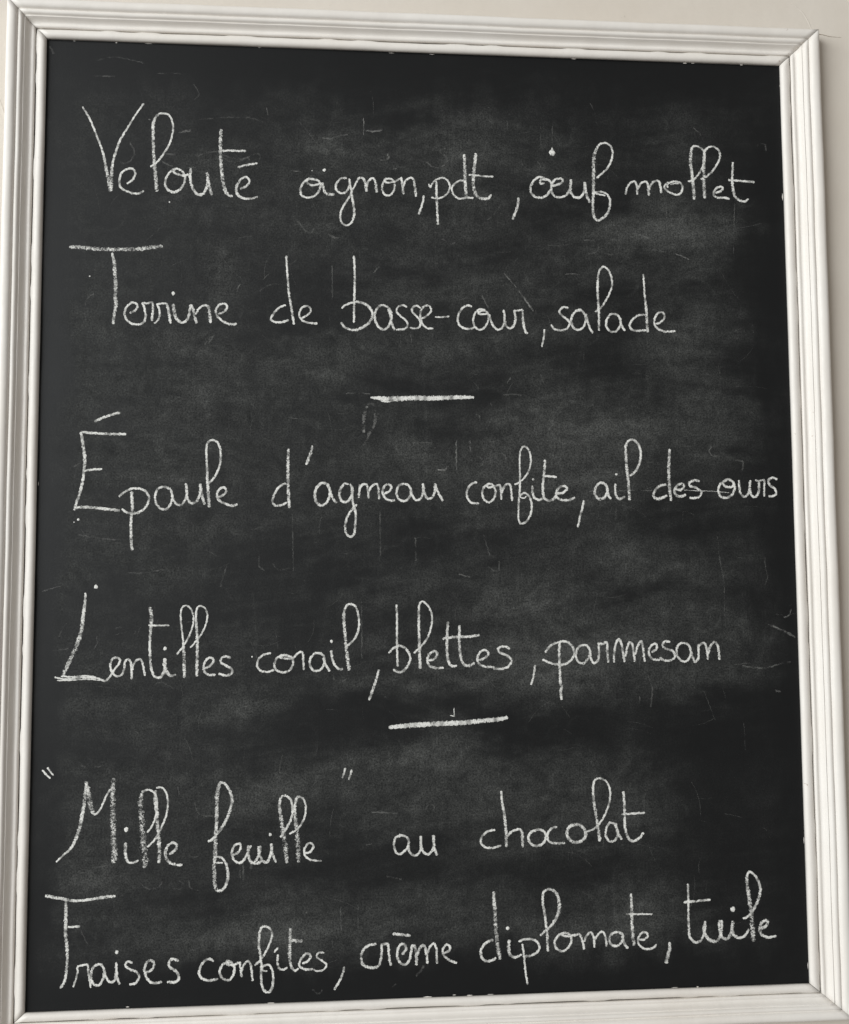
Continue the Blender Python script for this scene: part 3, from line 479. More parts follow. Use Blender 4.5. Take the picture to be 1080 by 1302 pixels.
  [1,190.6,28.3,2.55,185.2,27.3,2.98,181.4,20.9,2.76,181.8,14.6,2.97,186.0,10.8,3.19,191.3,12.5,2.98,194.7,18.8,2.98,193.7,25.2,2.98,189.5,28.3,2.98,193.7,25.2,2.98,195.1,17.8,2.98,197.1,12.5,2.98,199.2,11.7,2.55],
  [0,204.9,37.3,1.28],
  [1,203.8,27.3,2.77,203.3,19.9,2.77,204.4,13.6,2.77,208.4,10.8,2.77,213.9,13.6,2.77],
  [1,219.7,35.8,2.56,225.6,40.5,2.57,230.1,48.6,2.57,232.3,59.3,2.57,230.1,68.9,2.58,224.8,74.6,2.58,219.4,74.1,2.57,216.1,68.8,3.0,215.7,59.2,3.21,216.3,46.4,3.21,217.5,33.7,3.2,218.3,21.0,3.2,218.9,9.6,3.41],
 ]),
 ('chalk word des', [
  [1,259.4,26.4,2.79,252.9,25.3,2.79,247.4,20.6,2.78,244.9,15.1,2.78,247.2,11.5,3.42,252.6,11.5,3.42,260.2,14.7,2.79],
  [1,264.0,65.2,2.8,263.3,55.2,3.23,262.4,42.4,3.44,262.5,29.6,3.43,263.5,16.9,3.43,264.4,8.8,3.0],
  [1,268.4,22.2,2.79,274.4,20.7,2.79,278.9,24.3,2.79,276.3,27.5,2.79,271.3,25.4,2.79,268.3,20.1,2.79,270.0,15.2,3.22,275.3,13.7,3.22,280.8,15.8,2.79],
  [1,296.4,30.1,2.59,291.0,31.4,2.58,285.0,28.6,2.58,285.4,25.0,2.58,291.8,23.3,2.58,297.2,19.5,2.58,297.1,14.8,2.58,291.6,12.2,2.58,284.6,12.2,2.58],
  [1,278.8,20.7,0.47,291.8,19.9,0.47,309.1,19.5,0.47,328.7,17.9,0.48],
 ]),
 ('chalk word ours', [
  [1,326.9,31.5,2.59,320.7,28.7,2.59,316.9,22.3,2.59,318.2,14.8,2.59,323.8,12.3,2.59,330.4,14.4,2.59,334.9,21.3,2.59,333.8,28.8,2.6,328.1,32.4,2.59,323.0,30.2,2.59,323.5,25.5,2.59,330.6,23.8,2.59,334.4,26.6,2.59],
  [1,340.1,31.6,2.6,340.3,23.4,2.6,341.8,16.0,2.59,346.5,13.8,2.6,350.6,18.1,2.6,351.9,25.6,2.6,352.8,31.6,2.6],
  [1,352.1,23.5,2.6,353.2,16.0,2.6,357.0,13.2,2.6,361.1,17.1,2.6,362.2,23.5,2.6,361.9,30.3,2.6],
  [1,358.0,31.6,2.17,363.1,30.8,2.17,368.1,31.7,2.17,367.9,23.5,2.17,367.6,13.9,2.17],
  [1,382.9,32.6,2.61,377.5,34.3,2.61,373.0,31.7,2.61,373.9,26.7,2.61,379.3,22.5,2.61,381.3,18.2,2.61,378.6,14.5,2.6,372.4,14.1,2.6],
 ]),
 ('chalk word Lentilles', [
  [1,-349.5,-86.2,1.98,-349.7,-95.2,2.77,-351.0,-107.2,3.56,-352.2,-119.1,3.95,-354.5,-131.0,4.14,-357.6,-140.9,4.72,-361.9,-150.8,4.32,-366.6,-160.6,4.32,-370.3,-170.1,3.92],
  [1,-378.4,-171.3,1.76,-368.3,-173.4,1.76,-356.6,-172.2,1.77,-343.0,-172.2,1.77,-333.2,-173.3,1.77],
  [1,-376.0,-174.7,1.17,-362.4,-174.5,1.18,-346.9,-173.7,1.18,-329.3,-175.3,1.18],
  [1,-372.2,-170.4,1.76,-360.5,-171.2,1.76,-348.9,-170.3,1.77,-337.1,-171.8,1.77],
  [1,-334.2,-173.9,2.16,-327.7,-175.3,2.16,-323.5,-171.0,2.17,-319.7,-165.1,2.17,-315.4,-159.2,2.17,-313.6,-154.9,2.17,-316.9,-152.2,2.17,-321.4,-153.6,2.17,-323.3,-159.1,2.17,-322.0,-166.1,2.17,-317.6,-170.7,2.17,-312.7,-170.2,2.17,-309.5,-164.2,2.17,-309.0,-157.3,2.17,-306.5,-153.7,2.17],
  [1,-309.0,-156.3,2.37,-305.7,-153.8,2.37,-303.1,-157.4,2.37,-302.0,-165.3,2.37,-301.9,-174.2,2.37],
  [1,-301.6,-165.3,2.17,-299.2,-157.4,2.17,-294.3,-153.9,2.18,-291.3,-157.5,2.18,-289.8,-164.5,2.18,-288.6,-171.0,2.17],
  [1,-284.6,-101.2,3.19,-283.1,-109.7,3.98,-283.0,-119.7,3.58,-284.0,-129.7,2.78,-284.2,-141.6,2.58,-283.5,-153.6,2.58,-282.4,-163.6,2.57,-279.3,-171.5,2.57,-273.4,-172.6,2.57,-269.5,-166.7,3.17,-268.6,-159.7,3.17,-268.7,-153.4,3.18],
  [1,-285.9,-119.6,1.79,-277.0,-120.1,1.79,-264.8,-119.8,1.79],
  [1,-269.1,-153.3,2.78,-269.0,-160.7,3.97,-266.9,-167.3,3.57,-262.5,-171.3,2.78,-257.6,-169.8,1.79],
  [0,-268.8,-143.4,1.79],
  [1,-256.9,-149.5,1.79,-251.0,-142.0,1.79,-245.2,-132.0,1.8,-241.3,-121.0,1.8,-240.6,-111.0,1.8,-243.5,-102.9,1.8,-248.5,-99.9,1.8,-252.5,-102.8,1.8,-253.4,-111.9,1.8,-252.4,-121.9,1.8,-251.1,-131.9,1.79,-250.2,-142.0,2.59,-249.7,-152.0,3.38,-249.4,-161.9,3.38,-248.9,-173.5,2.78],
  [1,-243.5,-143.0,1.79,-238.2,-137.1,1.8,-232.3,-129.1,1.8,-227.8,-119.1,1.8,-226.5,-110.1,1.8,-228.6,-103.0,1.8,-233.6,-100.4,1.8,-237.1,-103.0,1.8,-238.0,-112.0,2.4,-237.3,-122.0,2.8,-236.4,-134.1,2.99,-236.3,-146.1,2.99,-236.4,-158.1,2.99,-236.4,-172.1,2.98],
  [1,-228.9,-164.6,2.39,-223.0,-161.2,2.39,-219.5,-156.3,2.39,-222.7,-153.2,2.39,-227.4,-155.8,2.39,-229.8,-163.2,2.39,-227.9,-168.6,2.39,-222.9,-171.0,2.39,-217.4,-170.3,2.39],
  [1,-202.2,-154.1,2.4,-207.6,-152.0,2.4,-212.1,-154.4,2.4,-212.1,-158.4,2.4,-206.1,-162.0,2.4,-201.1,-165.5,2.4,-201.4,-169.5,2.4,-207.0,-171.6,2.39,-214.6,-169.5,2.39],
  [0,-339.2,-80.1,1.98],
 ]),
 ('chalk word corail', [
  [1,-161.2,-149.3,2.21,-167.6,-150.4,2.21,-173.6,-154.8,2.21,-175.5,-161.8,2.2,-172.1,-166.8,2.2,-165.1,-168.5,2.21,-158.1,-166.6,2.21],
  [1,-148.1,-152.0,2.41,-154.7,-154.0,2.41,-157.9,-160.5,2.41,-156.0,-166.6,2.41,-149.0,-169.1,2.41,-142.6,-167.1,2.41,-139.0,-161.2,2.41,-139.4,-155.1,2.42,-144.1,-152.1,2.42,-150.1,-151.4,2.41,-152.1,-153.4,2.41,-147.1,-155.0,2.41,-140.0,-155.1,2.42,-136.0,-152.1,2.42],
  [1,-137.0,-152.1,2.22,-132.0,-148.8,2.22,-128.9,-149.2,2.22,-128.3,-156.2,2.22,-127.7,-166.9,2.22],
  [1,-110.4,-149.8,2.43,-116.8,-150.3,2.42,-121.3,-156.3,2.42,-120.8,-163.8,2.42,-116.4,-167.9,2.42,-110.3,-166.5,2.42,-106.7,-160.5,2.42,-107.1,-153.4,2.43,-111.2,-149.4,2.43],
  [1,-107.7,-154.4,2.43,-105.7,-160.5,2.42,-101.0,-168.6,2.42],
  [0,-99.2,-137.8,1.62],
  [1,-99.6,-147.1,2.43,-98.6,-154.5,2.43,-96.6,-160.6,2.43,-92.5,-165.7,2.43,-87.4,-166.6,2.43],
  [1,-84.8,-143.6,2.23,-78.3,-138.6,2.23,-73.2,-131.5,2.24,-70.7,-121.4,2.24,-71.8,-109.2,2.24,-75.2,-101.4,2.24,-80.7,-99.3,2.24,-84.8,-103.0,2.65,-86.6,-111.1,3.26,-86.0,-123.3,3.25,-84.8,-135.5,3.45,-83.6,-147.6,3.65,-82.4,-157.7,3.65,-81.1,-167.9,3.64],
  [0,-180.6,-152.9,0.8],
 ]),
 ('chalk comma after corail', [
  [1,-50.2,-167.2,2.23,-52.3,-175.3,2.64,-56.0,-186.3,3.04,-60.5,-198.7,2.63],
 ]),
 ('chalk word blettes', [
  [1,-31.8,-100.2,2.25,-31.2,-113.5,2.25,-31.3,-127.8,2.25,-31.3,-142.0,2.25,-31.0,-154.2,2.24,-30.6,-164.4,2.24],
  [1,-40.0,-150.5,2.44,-35.4,-145.7,2.45,-28.3,-143.1,2.45,-22.1,-146.2,2.45,-17.8,-153.4,2.45,-18.1,-159.4,2.45,-22.2,-166.5,2.65,-28.4,-170.5,2.65,-35.5,-167.4,2.44],
  [1,-13.9,-150.8,2.04,-6.7,-144.3,2.05,0.5,-135.2,2.05,4.7,-123.0,2.05,5.4,-111.8,2.06,1.8,-102.5,2.06,-4.0,-97.4,2.06,-7.7,-100.4,2.06,-8.4,-111.7,2.67,-8.3,-126.0,2.66,-8.1,-140.2,3.07,-7.8,-154.5,3.27,-7.2,-167.1,3.27],
  [1,1.4,-158.6,2.66,7.6,-156.7,2.66,10.7,-151.6,2.66,7.7,-148.9,2.66,3.1,-151.5,2.66,0.4,-157.6,2.66,2.4,-163.7,2.66,8.6,-166.4,2.66,17.4,-166.1,2.66],
  [1,22.3,-118.4,2.68,21.4,-128.2,2.88,20.9,-138.5,3.08,21.1,-150.7,3.08,22.4,-159.9,3.07,26.1,-164.6,2.66,31.3,-164.1,2.67],
  [1,34.3,-122.2,2.68,34.2,-132.5,2.88,34.1,-144.7,3.08,35.5,-156.0,3.08,38.9,-163.1,2.87,44.7,-164.2,2.67,49.9,-161.2,2.67],
  [1,16.4,-136.0,2.46,26.3,-134.8,2.88,34.6,-134.1,2.88,44.0,-134.2,2.88,55.4,-132.6,2.89],
  [1,52.6,-159.2,2.47,60.3,-156.8,2.47,64.5,-152.2,2.47,61.9,-148.7,2.47,56.9,-149.4,2.47,52.9,-156.1,2.47,55.1,-162.9,2.47,62.3,-165.8,2.47,70.6,-165.9,2.47],
  [1,87.5,-147.3,2.48,81.3,-144.8,2.48,75.0,-146.7,2.48,77.0,-151.3,2.48,84.3,-154.4,2.48,88.8,-159.2,2.48,85.8,-165.3,2.48,78.9,-168.1,2.47,69.6,-167.5,2.47],
 ]),
 ('chalk comma after blettes', [
  [1,113.8,-164.4,2.28,112.8,-172.1,2.27,111.5,-178.2,2.27,109.3,-185.2,2.27],
 ]),
 ('chalk divider line between mains and desserts', [
  [1,-40.2,-226.8,3.64,-19.4,-225.1,4.86,1.0,-224.2,4.87,21.6,-223.7,4.89,42.1,-222.8,4.9,62.8,-221.1,4.5,75.2,-220.1,4.1,84.5,-218.6,3.28],
 ]),
 ('faint small chalk mark above the lower divider', [
  [1,27.8,-207.7,1.02,28.0,-212.7,1.02,27.8,-215.7,1.02],
  [1,23.7,-215.7,0.82,28.8,-216.2,0.82],
 ]),
 ('chalk word parmesan', [
  [1,140.5,-140.8,2.5,139.7,-151.9,2.7,140.0,-164.2,2.7,140.4,-176.5,2.69,140.7,-184.7,3.11,141.9,-187.2,3.11,140.8,-192.9,2.69,141.7,-201.1,2.69],
  [1,125.0,-151.8,2.49,129.3,-145.6,2.49,136.7,-141.6,2.5,146.2,-140.0,2.5,152.5,-143.8,2.5,155.9,-151.0,2.5,153.7,-158.2,2.5,145.8,-163.9,2.7,137.4,-164.2,2.7,128.0,-161.6,2.49,121.8,-158.7,2.49],
  [1,167.2,-143.9,2.5,160.9,-145.9,2.5,157.6,-153.1,2.5,159.1,-160.3,2.5,164.8,-163.5,2.5,170.6,-158.4,2.5,172.8,-151.2,2.5,170.0,-145.0,2.5,165.1,-143.9,2.5],
  [1,172.8,-149.2,2.5,173.5,-157.4,2.5,176.0,-162.6,2.5,180.2,-161.6,2.5,182.5,-154.4,2.51,182.0,-143.0,2.51],
  [1,181.0,-142.4,2.51,186.3,-143.1,2.51,191.2,-141.7,2.51,191.4,-150.4,2.93,192.2,-162.8,2.92],
  [1,198.6,-162.8,2.51,198.7,-154.6,2.51,200.4,-144.3,2.51,203.9,-138.1,2.52,206.8,-143.3,2.51,208.3,-152.6,2.51,209.8,-162.5,2.51],
  [1,210.8,-156.8,2.51,212.7,-147.5,2.52,216.0,-141.3,2.52,218.7,-144.4,2.52,219.8,-152.7,2.52,220.9,-162.2,2.51],
  [1,221.4,-154.8,2.52,224.4,-145.5,2.52,228.1,-140.8,2.52,230.1,-146.6,2.52,230.8,-154.9,2.52,231.7,-162.4,2.52],
  [1,239.2,-152.5,2.52,244.6,-148.8,2.52,244.7,-144.3,2.53,240.4,-144.2,2.52,236.4,-149.8,2.52,237.6,-157.0,2.52,242.2,-160.2,2.52,248.1,-160.3,2.52],
  [1,259.7,-141.7,2.53,254.4,-141.0,2.53,251.1,-144.7,2.53,254.2,-148.5,2.53,261.6,-151.1,2.53,264.7,-156.3,2.53,261.4,-160.4,2.53,253.9,-161.4,2.52,247.6,-158.2,2.52],
  [1,274.2,-142.5,2.53,268.6,-144.9,2.53,266.3,-152.2,2.53,268.9,-159.4,2.53,274.2,-162.6,2.53,279.6,-159.6,2.53,281.9,-151.3,2.53,279.3,-145.0,2.53,274.2,-142.5,2.53],
  [1,281.0,-147.1,2.53,282.9,-155.4,2.53,285.9,-162.7,2.53,289.7,-159.7,2.53,290.5,-151.4,2.54,290.1,-144.1,2.54],
  [1,290.0,-147.2,2.54,295.0,-143.1,2.54,298.2,-145.2,2.54,299.7,-152.5,2.54,300.4,-160.8,2.54],
  [1,300.5,-155.6,2.54,303.6,-146.3,2.54,308.0,-142.2,2.54,311.5,-146.4,2.54,312.6,-153.7,2.54,312.8,-161.2,2.54],
 ]),
 ('chalk opening quotation marks', [
  [1,-388.6,-263.4,1.74,-384.7,-268.1,1.74,-380.4,-272.1,1.74],
  [0,-383.1,-261.9,1.16],
  [1,-383.1,-261.9,1.55,-380.3,-265.9,1.55,-377.4,-268.9,1.55],
 ]),
 ('chalk word Mille', [
  [1,-345.4,-275.7,4.27,-344.9,-281.6,3.88,-346.2,-290.3,3.88,-346.9,-298.0,3.87,-348.6,-309.6,3.87,-350.9,-321.2,3.86,-354.5,-332.7,3.47,-359.1,-341.3,2.31,-365.7,-347.4,1.92,-373.3,-354.4,1.54],
  [1,-344.9,-278.6,4.66,-343.2,-286.5,5.82,-341.7,-294.3,5.82,-339.7,-302.1,5.04,-337.0,-308.3,3.87],
  [1,-337.0,-309.5,1.94,-331.9,-305.2,1.94,-328.1,-297.5,1.94,-324.4,-288.8,1.94,-320.0,-283.0,1.95],
  [1,-318.3,-272.9,4.68,-318.6,-285.0,5.45,-318.6,-298.6,5.83,-318.2,-312.3,6.21,-317.7,-327.8,6.59,-316.7,-341.3,6.97,-316.5,-356.8,6.57],
  [0,-305.0,-324.2,2.14],
  [1,-305.2,-336.8,3.3,-305.5,-343.6,3.49,-305.0,-350.3,3.1,-302.6,-356.2,2.32,-297.1,-356.9,2.32,-292.3,-354.5,1.94],
  [1,-284.4,-327.6,1.94,-279.8,-321.9,1.95,-276.4,-313.2,1.95,-274.6,-301.5,1.95,-275.7,-291.8,1.95,-280.3,-286.2,1.95,-285.5,-285.3,1.95,-290.0,-287.9,2.73],
  [1,-290.0,-288.5,3.51,-291.0,-297.3,5.85,-290.1,-309.0,6.23,-288.9,-322.6,6.22,-287.7,-336.2,6.6,-286.4,-347.9,6.98,-285.5,-357.6,6.2,-287.3,-362.4,2.32],
  [1,-284.1,-342.2,1.94,-278.0,-336.5,1.94,-273.2,-328.8,1.95,-268.9,-320.2,1.95,-265.1,-309.6,1.95,-263.9,-297.9,1.96,-266.0,-288.1,1.96,-270.9,-283.1,1.96,-275.8,-283.6,1.96],
  [1,-276.4,-285.9,3.13,-276.6,-295.6,3.91,-274.9,-307.4,3.9,-274.4,-317.1,3.9,-273.2,-328.8,3.89,-272.1,-340.5,3.89,-271.6,-350.2,3.89,-272.3,-357.9,3.49],
  [1,-262.2,-349.5,2.72,-257.4,-346.7,2.73,-254.5,-341.9,2.73,-256.9,-338.6,2.73,-261.4,-339.2,2.73,-265.2,-344.6,3.11,-265.7,-350.4,3.11,-263.1,-356.2,3.11,-257.2,-359.5,2.72,-248.8,-360.5,2.72],
 ]),
 ('chalk word feuille', [
  [1,-223.6,-338.2,2.35,-218.4,-335.0,2.74,-213.5,-329.3,2.74,-208.6,-322.6,2.94,-203.8,-312.9,3.15,-200.9,-303.1,3.15,-199.6,-297.3,3.15,-202.0,-288.4,2.96,-207.0,-281.0,2.56,-211.6,-279.7,2.76,-213.9,-286.2,4.33,-215.0,-297.0,4.33,-215.1,-308.7,3.93,-215.2,-320.4,3.53,-215.9,-330.2,3.92,-216.2,-339.9,4.31,-216.3,-349.7,4.69,-216.7,-361.3,4.69,-217.0,-373.0,4.68,-215.4,-383.7,3.9,-212.0,-387.1,3.12,-206.1,-383.0,2.93,-203.3,-373.3,2.93,-204.4,-363.6,2.74,-207.4,-356.7,2.35,-212.3,-353.3,2.15,-217.6,-354.5,1.76,-215.2,-359.0,1.76,-208.3,-359.2,1.76],
  [1,-199.1,-351.7,2.35,-193.6,-349.9,2.35,-190.7,-344.5,2.35,-192.1,-340.9,2.36,-196.7,-342.4,2.35,-199.6,-349.1,2.55,-197.9,-356.0,2.35,-193.6,-359.6,2.35,-188.7,-358.6,2.55,-184.8,-352.4,2.35,-181.8,-345.7,2.36,-180.3,-342.8,2.36],
  [1,-182.9,-342.7,2.75,-183.4,-350.5,2.75,-181.4,-357.4,2.75,-177.8,-360.4,2.94,-173.9,-355.6,2.75,-171.5,-348.9,2.75,-171.2,-343.4,2.75],
  [1,-173.0,-343.9,2.75,-172.3,-350.8,2.75,-168.9,-358.3,2.75,-164.0,-359.8,2.95,-161.0,-353.0,2.75,-159.7,-347.2,2.76,-160.1,-341.3,2.76],
  [1,-159.7,-341.3,2.76,-159.7,-349.1,2.76,-157.1,-356.1,2.75,-155.1,-360.6,1.97],
  [1,-169.9,-358.7,2.75,-172.9,-360.5,2.75,-177.8,-360.4,2.75],
  [0,-161.2,-332.5,1.58],
  [1,-150.6,-335.7,2.76,-146.3,-328.9,2.77,-141.3,-320.2,2.37,-138.8,-311.4,2.38,-139.4,-301.5,2.38,-142.8,-295.5,2.38,-149.4,-294.4,2.38,-152.0,-302.2,3.17,-150.7,-314.1,3.96,-148.7,-325.9,4.74,-147.0,-337.7,5.13,-145.4,-349.5,5.13,-144.2,-361.3,3.94],
  [1,-141.9,-332.3,1.98,-134.4,-328.2,1.98,-128.4,-320.5,1.98,-125.4,-310.7,1.98,-126.1,-300.8,1.99,-130.1,-295.8,1.99,-134.5,-296.7,2.78,-136.4,-306.5,3.17,-135.6,-318.3,3.96,-134.3,-330.2,4.75,-133.3,-343.9,5.14,-132.2,-360.6,5.13],
  [1,-125.9,-352.0,2.17,-120.3,-350.5,2.17,-117.4,-345.3,2.18,-120.0,-341.9,2.18,-124.3,-343.8,2.18,-126.7,-350.0,2.57,-124.7,-355.9,2.17,-118.3,-359.0,2.17,-108.8,-360.2,1.58],
 ]),
 ('chalk closing quotation marks', [
  [1,-84.8,-267.2,2.0,-86.4,-272.3,2.0,-88.0,-277.5,2.0],
  [1,-78.3,-268.9,2.0,-79.8,-274.4,2.0,-81.6,-279.2,2.0],
 ]),
 ('chalk word au', [
  [1,-27.0,-336.7,2.4,-33.1,-338.5,2.4,-35.1,-344.4,2.4,-34.1,-351.3,2.4,-30.1,-355.4,2.4,-24.4,-352.5,2.4,-20.4,-346.7,2.4,-20.9,-339.8,2.4,-27.0,-336.3,2.4,-30.0,-337.0,2.4],
  [1,-20.4,-346.7,2.4,-19.0,-353.7,2.4,-13.9,-357.2,2.4,-9.5,-354.9,2.4,-7.4,-349.0,2.4,-7.7,-337.5,2.41],
  [1,-7.3,-337.5,2.61,-7.4,-347.0,2.6,-4.8,-354.0,2.6,0.3,-356.1,2.6,4.8,-351.3,2.61,6.0,-344.4,2.61,5.5,-337.0,2.61],
  [1,5.5,-337.0,3.01,6.0,-347.4,3.01,7.4,-353.3,3.01,9.4,-357.4,3.01],
 ]),
 ('chalk word chocolat', [
  [1,69.8,-333.4,2.43,62.6,-334.4,2.43,56.4,-339.1,2.42,54.7,-345.6,2.42,59.4,-350.7,2.42,67.6,-351.3,2.42,75.8,-349.1,2.43],
  [1,76.4,-293.7,2.44,77.3,-305.2,2.44,79.3,-317.2,3.04,80.6,-329.3,3.45,81.3,-339.3,3.64,81.5,-350.8,3.64],
  [1,82.1,-340.3,2.63,87.3,-335.4,2.64,94.1,-333.2,2.64,97.6,-335.7,3.04,98.1,-343.7,3.24,98.4,-351.6,2.84],
  [1,113.1,-334.4,2.64,106.8,-336.9,2.64,104.3,-342.8,2.64,107.7,-348.9,2.64,114.5,-350.4,2.64,120.7,-347.2,2.64,122.9,-340.3,2.64,119.7,-335.2,2.64,113.1,-334.0,2.64,111.0,-336.4,2.64],
  [1,134.8,-331.5,2.45,128.6,-333.4,2.44,124.4,-339.3,2.44,126.3,-346.3,2.44,133.5,-348.5,2.44,142.9,-348.3,2.44],
  [1,154.6,-330.0,3.27,147.9,-331.8,3.27,144.9,-338.8,3.26,148.1,-345.3,3.26,154.3,-348.0,3.26,161.0,-346.2,3.27,164.8,-341.3,3.27,163.3,-334.2,3.27,157.7,-330.0,3.27,153.5,-330.6,3.27],
  [1,165.9,-337.3,2.04,172.2,-335.4,2.05,178.5,-330.5,2.05,185.0,-321.6,2.05,190.0,-309.6,2.06,191.7,-297.5,2.06,189.2,-288.4,2.06,183.6,-283.6,2.06,177.3,-283.5,2.06,174.1,-288.1,2.47,173.5,-299.2,2.67,174.7,-311.3,3.08,176.6,-323.4,3.28,178.4,-335.6,3.48,179.7,-347.6,3.48],
  [1,198.4,-331.0,2.46,191.1,-328.8,2.46,186.8,-334.7,2.46,186.1,-341.8,2.46,189.7,-347.5,2.46,195.6,-347.0,2.46,199.3,-339.1,2.46,195.9,-330.9,2.46],
  [1,197.3,-333.0,2.87,199.2,-340.1,2.87,203.3,-346.2,2.87],
  [1,205.8,-296.8,2.68,206.4,-308.0,2.68,206.6,-320.1,2.67,206.7,-332.2,2.88,208.6,-342.3,2.87,213.7,-348.1,2.87,221.1,-345.6,2.67,226.5,-339.7,2.68],
  [1,203.2,-320.4,2.26,215.4,-319.9,2.27,228.4,-319.4,2.27],
 ]),
 ('chalk word Fraises', [
  [1,-383.1,-386.8,3.44,-375.4,-388.6,3.44,-365.8,-390.4,3.06,-356.2,-392.6,2.68,-346.6,-392.5,2.68,-335.1,-391.3,2.88,-325.6,-390.0,3.46,-314.4,-389.2,2.7],
  [1,-362.8,-391.1,2.68,-362.7,-401.6,3.63,-362.7,-413.0,3.63,-362.5,-424.5,3.82,-361.1,-435.9,3.43,-360.3,-447.3,2.86,-360.7,-456.8,2.85,-361.3,-464.3,2.66,-363.2,-471.8,2.66,-366.8,-477.0,2.65],
  [1,-360.5,-418.0,2.29,-354.8,-418.0,2.29,-348.5,-417.6,2.29],
  [1,-354.2,-476.3,1.9,-351.9,-469.4,1.9,-350.1,-461.9,1.9,-350.2,-456.8,1.9,-345.1,-455.4,1.91,-339.7,-454.6,1.91],
  [1,-340.1,-455.6,2.1,-339.6,-463.2,2.1,-338.1,-470.8,2.09,-337.0,-477.5,2.09],
  [1,-329.2,-454.4,2.48,-334.9,-457.6,2.48,-337.1,-465.2,2.48,-335.2,-472.8,2.47,-329.8,-475.6,2.48,-325.7,-470.3,2.48,-324.3,-461.8,2.48,-326.7,-456.0,2.48,-331.1,-454.7,2.48],
  [1,-324.7,-459.9,2.29,-322.3,-467.6,2.29,-318.8,-472.4,2.29,-314.6,-471.6,2.29,-312.8,-465.0,2.29,-312.6,-454.6,2.29,-311.8,-465.1,2.29,-310.8,-470.8,2.29,-308.8,-475.2,2.29],
  [0,-312.2,-443.8,1.72],
  [1,-296.6,-454.8,2.3,-301.8,-453.4,2.3,-303.7,-456.8,2.3,-299.4,-460.7,2.3,-292.6,-463.8,2.3,-290.0,-468.7,2.3,-293.4,-474.3,2.3,-299.5,-475.6,2.29],
  [1,-284.9,-465.0,2.49,-278.2,-462.4,2.49,-275.4,-456.8,2.5,-278.3,-452.9,2.5,-282.5,-454.6,2.49,-284.9,-462.2,2.49,-281.9,-470.9,2.49,-276.1,-474.9,2.49,-267.4,-474.2,2.49],
  [1,-251.2,-454.4,2.7,-257.1,-452.2,2.7,-260.9,-455.4,2.69,-259.9,-460.2,2.69,-254.0,-464.2,2.69,-251.0,-470.0,2.69,-253.9,-474.7,2.69,-262.6,-474.4,2.69],
 ]),
 ('chalk word confites', [
  [1,-216.6,-455.9,2.51,-222.1,-453.4,2.51,-227.9,-457.4,2.51,-231.1,-465.9,2.51,-228.7,-471.7,2.51,-220.9,-474.5,2.51,-212.2,-472.9,2.51],
  [1,-200.6,-456.8,2.52,-207.4,-459.1,2.52,-210.7,-465.7,2.51,-208.3,-472.4,2.51,-201.4,-474.6,2.51,-197.0,-469.0,2.52,-196.3,-462.3,2.52,-199.6,-457.4,2.52,-203.6,-455.9,2.52,-203.5,-459.2,2.52,-196.7,-460.0,2.52,-190.8,-457.7,2.52],
  [1,-190.8,-457.1,2.33,-189.8,-464.4,2.33,-188.8,-472.2,2.32],
  [1,-188.8,-466.4,2.32,-186.5,-459.8,2.33,-182.0,-457.0,2.33,-179.5,-462.9,2.33,-178.0,-476.4,2.33],
  [1,-176.1,-461.1,2.14,-171.3,-457.4,2.14,-166.4,-450.8,2.14,-161.9,-442.3,2.14,-158.8,-432.7,2.15,-160.0,-426.9,2.15,-164.6,-423.5,2.15,-169.5,-424.7,2.54,-171.4,-431.4,2.73,-171.8,-442.0,2.53,-170.3,-451.6,2.53,-169.3,-461.3,2.53,-169.6,-470.9,2.52,-168.2,-482.5,2.52,-163.6,-488.0,2.71,-158.9,-484.7,2.72,-157.4,-475.2,2.33,-158.4,-466.5,2.14,-161.8,-461.2,2.14,-167.3,-462.3,2.14,-168.3,-466.1,1.75,-163.4,-467.3,1.75],
  [1,-156.6,-449.2,2.14,-152.7,-444.5,2.15],
  [1,-152.6,-451.3,2.14,-153.2,-458.0,2.14,-151.6,-464.8,2.14,-147.2,-466.3,2.14,-143.3,-464.1,2.14],
  [1,-140.3,-426.0,3.33,-140.7,-435.2,3.32,-141.0,-444.9,3.32,-141.0,-454.5,3.32,-139.4,-463.3,2.73,-135.8,-467.8,2.34,-131.9,-465.4,1.95],
  [1,-139.9,-437.6,2.74,-134.0,-438.4,3.91,-128.4,-439.1,3.91],
  [1,-128.3,-461.1,2.34,-122.0,-458.1,2.34,-120.1,-453.3,2.35,-124.0,-451.2,2.35,-129.0,-455.9,2.34,-131.5,-461.6,2.34,-128.9,-465.5,2.34,-122.0,-467.1,2.34,-117.7,-466.5,2.34],
  [1,-106.2,-451.4,1.76,-111.2,-450.7,1.76,-114.1,-454.5,1.76,-109.2,-458.5,1.76,-104.2,-462.5,1.76,-106.2,-467.3,1.76,-113.1,-469.0,1.76,-117.1,-466.9,1.76],
 ]),
 ('chalk comma after confites', [
  [1,-86.0,-465.6,2.35,-87.4,-471.8,2.35,-90.7,-479.4,2.35,-96.3,-487.9,2.34],
 ]),
 ('chalk word crème', [
  [1,-53.5,-444.2,2.56,-61.5,-445.5,2.56,-67.4,-450.8,2.56,-68.9,-457.9,2.56,-66.5,-464.7,2.95,-59.5,-467.3,2.95,-52.5,-466.8,2.75,-49.5,-461.4,2.56,-48.1,-453.7,2.56,-48.1,-444.0,2.57],
  [1,-47.5,-444.4,2.57,-42.9,-444.5,2.57,-41.5,-445.2,2.57,-40.9,-452.0,2.57,-40.1,-459.8,2.56,-38.5,-466.1,2.56],
  [1,-27.5,-455.4,2.57,-23.4,-450.6,2.57,-24.8,-445.7,2.57,-28.8,-445.6,2.57,-31.5,-450.4,2.57,-32.1,-458.1,2.57,-28.5,-464.1,2.57,-23.5,-465.2,2.57,-19.5,-460.5,2.57,-18.0,-452.7,2.57,-16.8,-446.0,2.57],
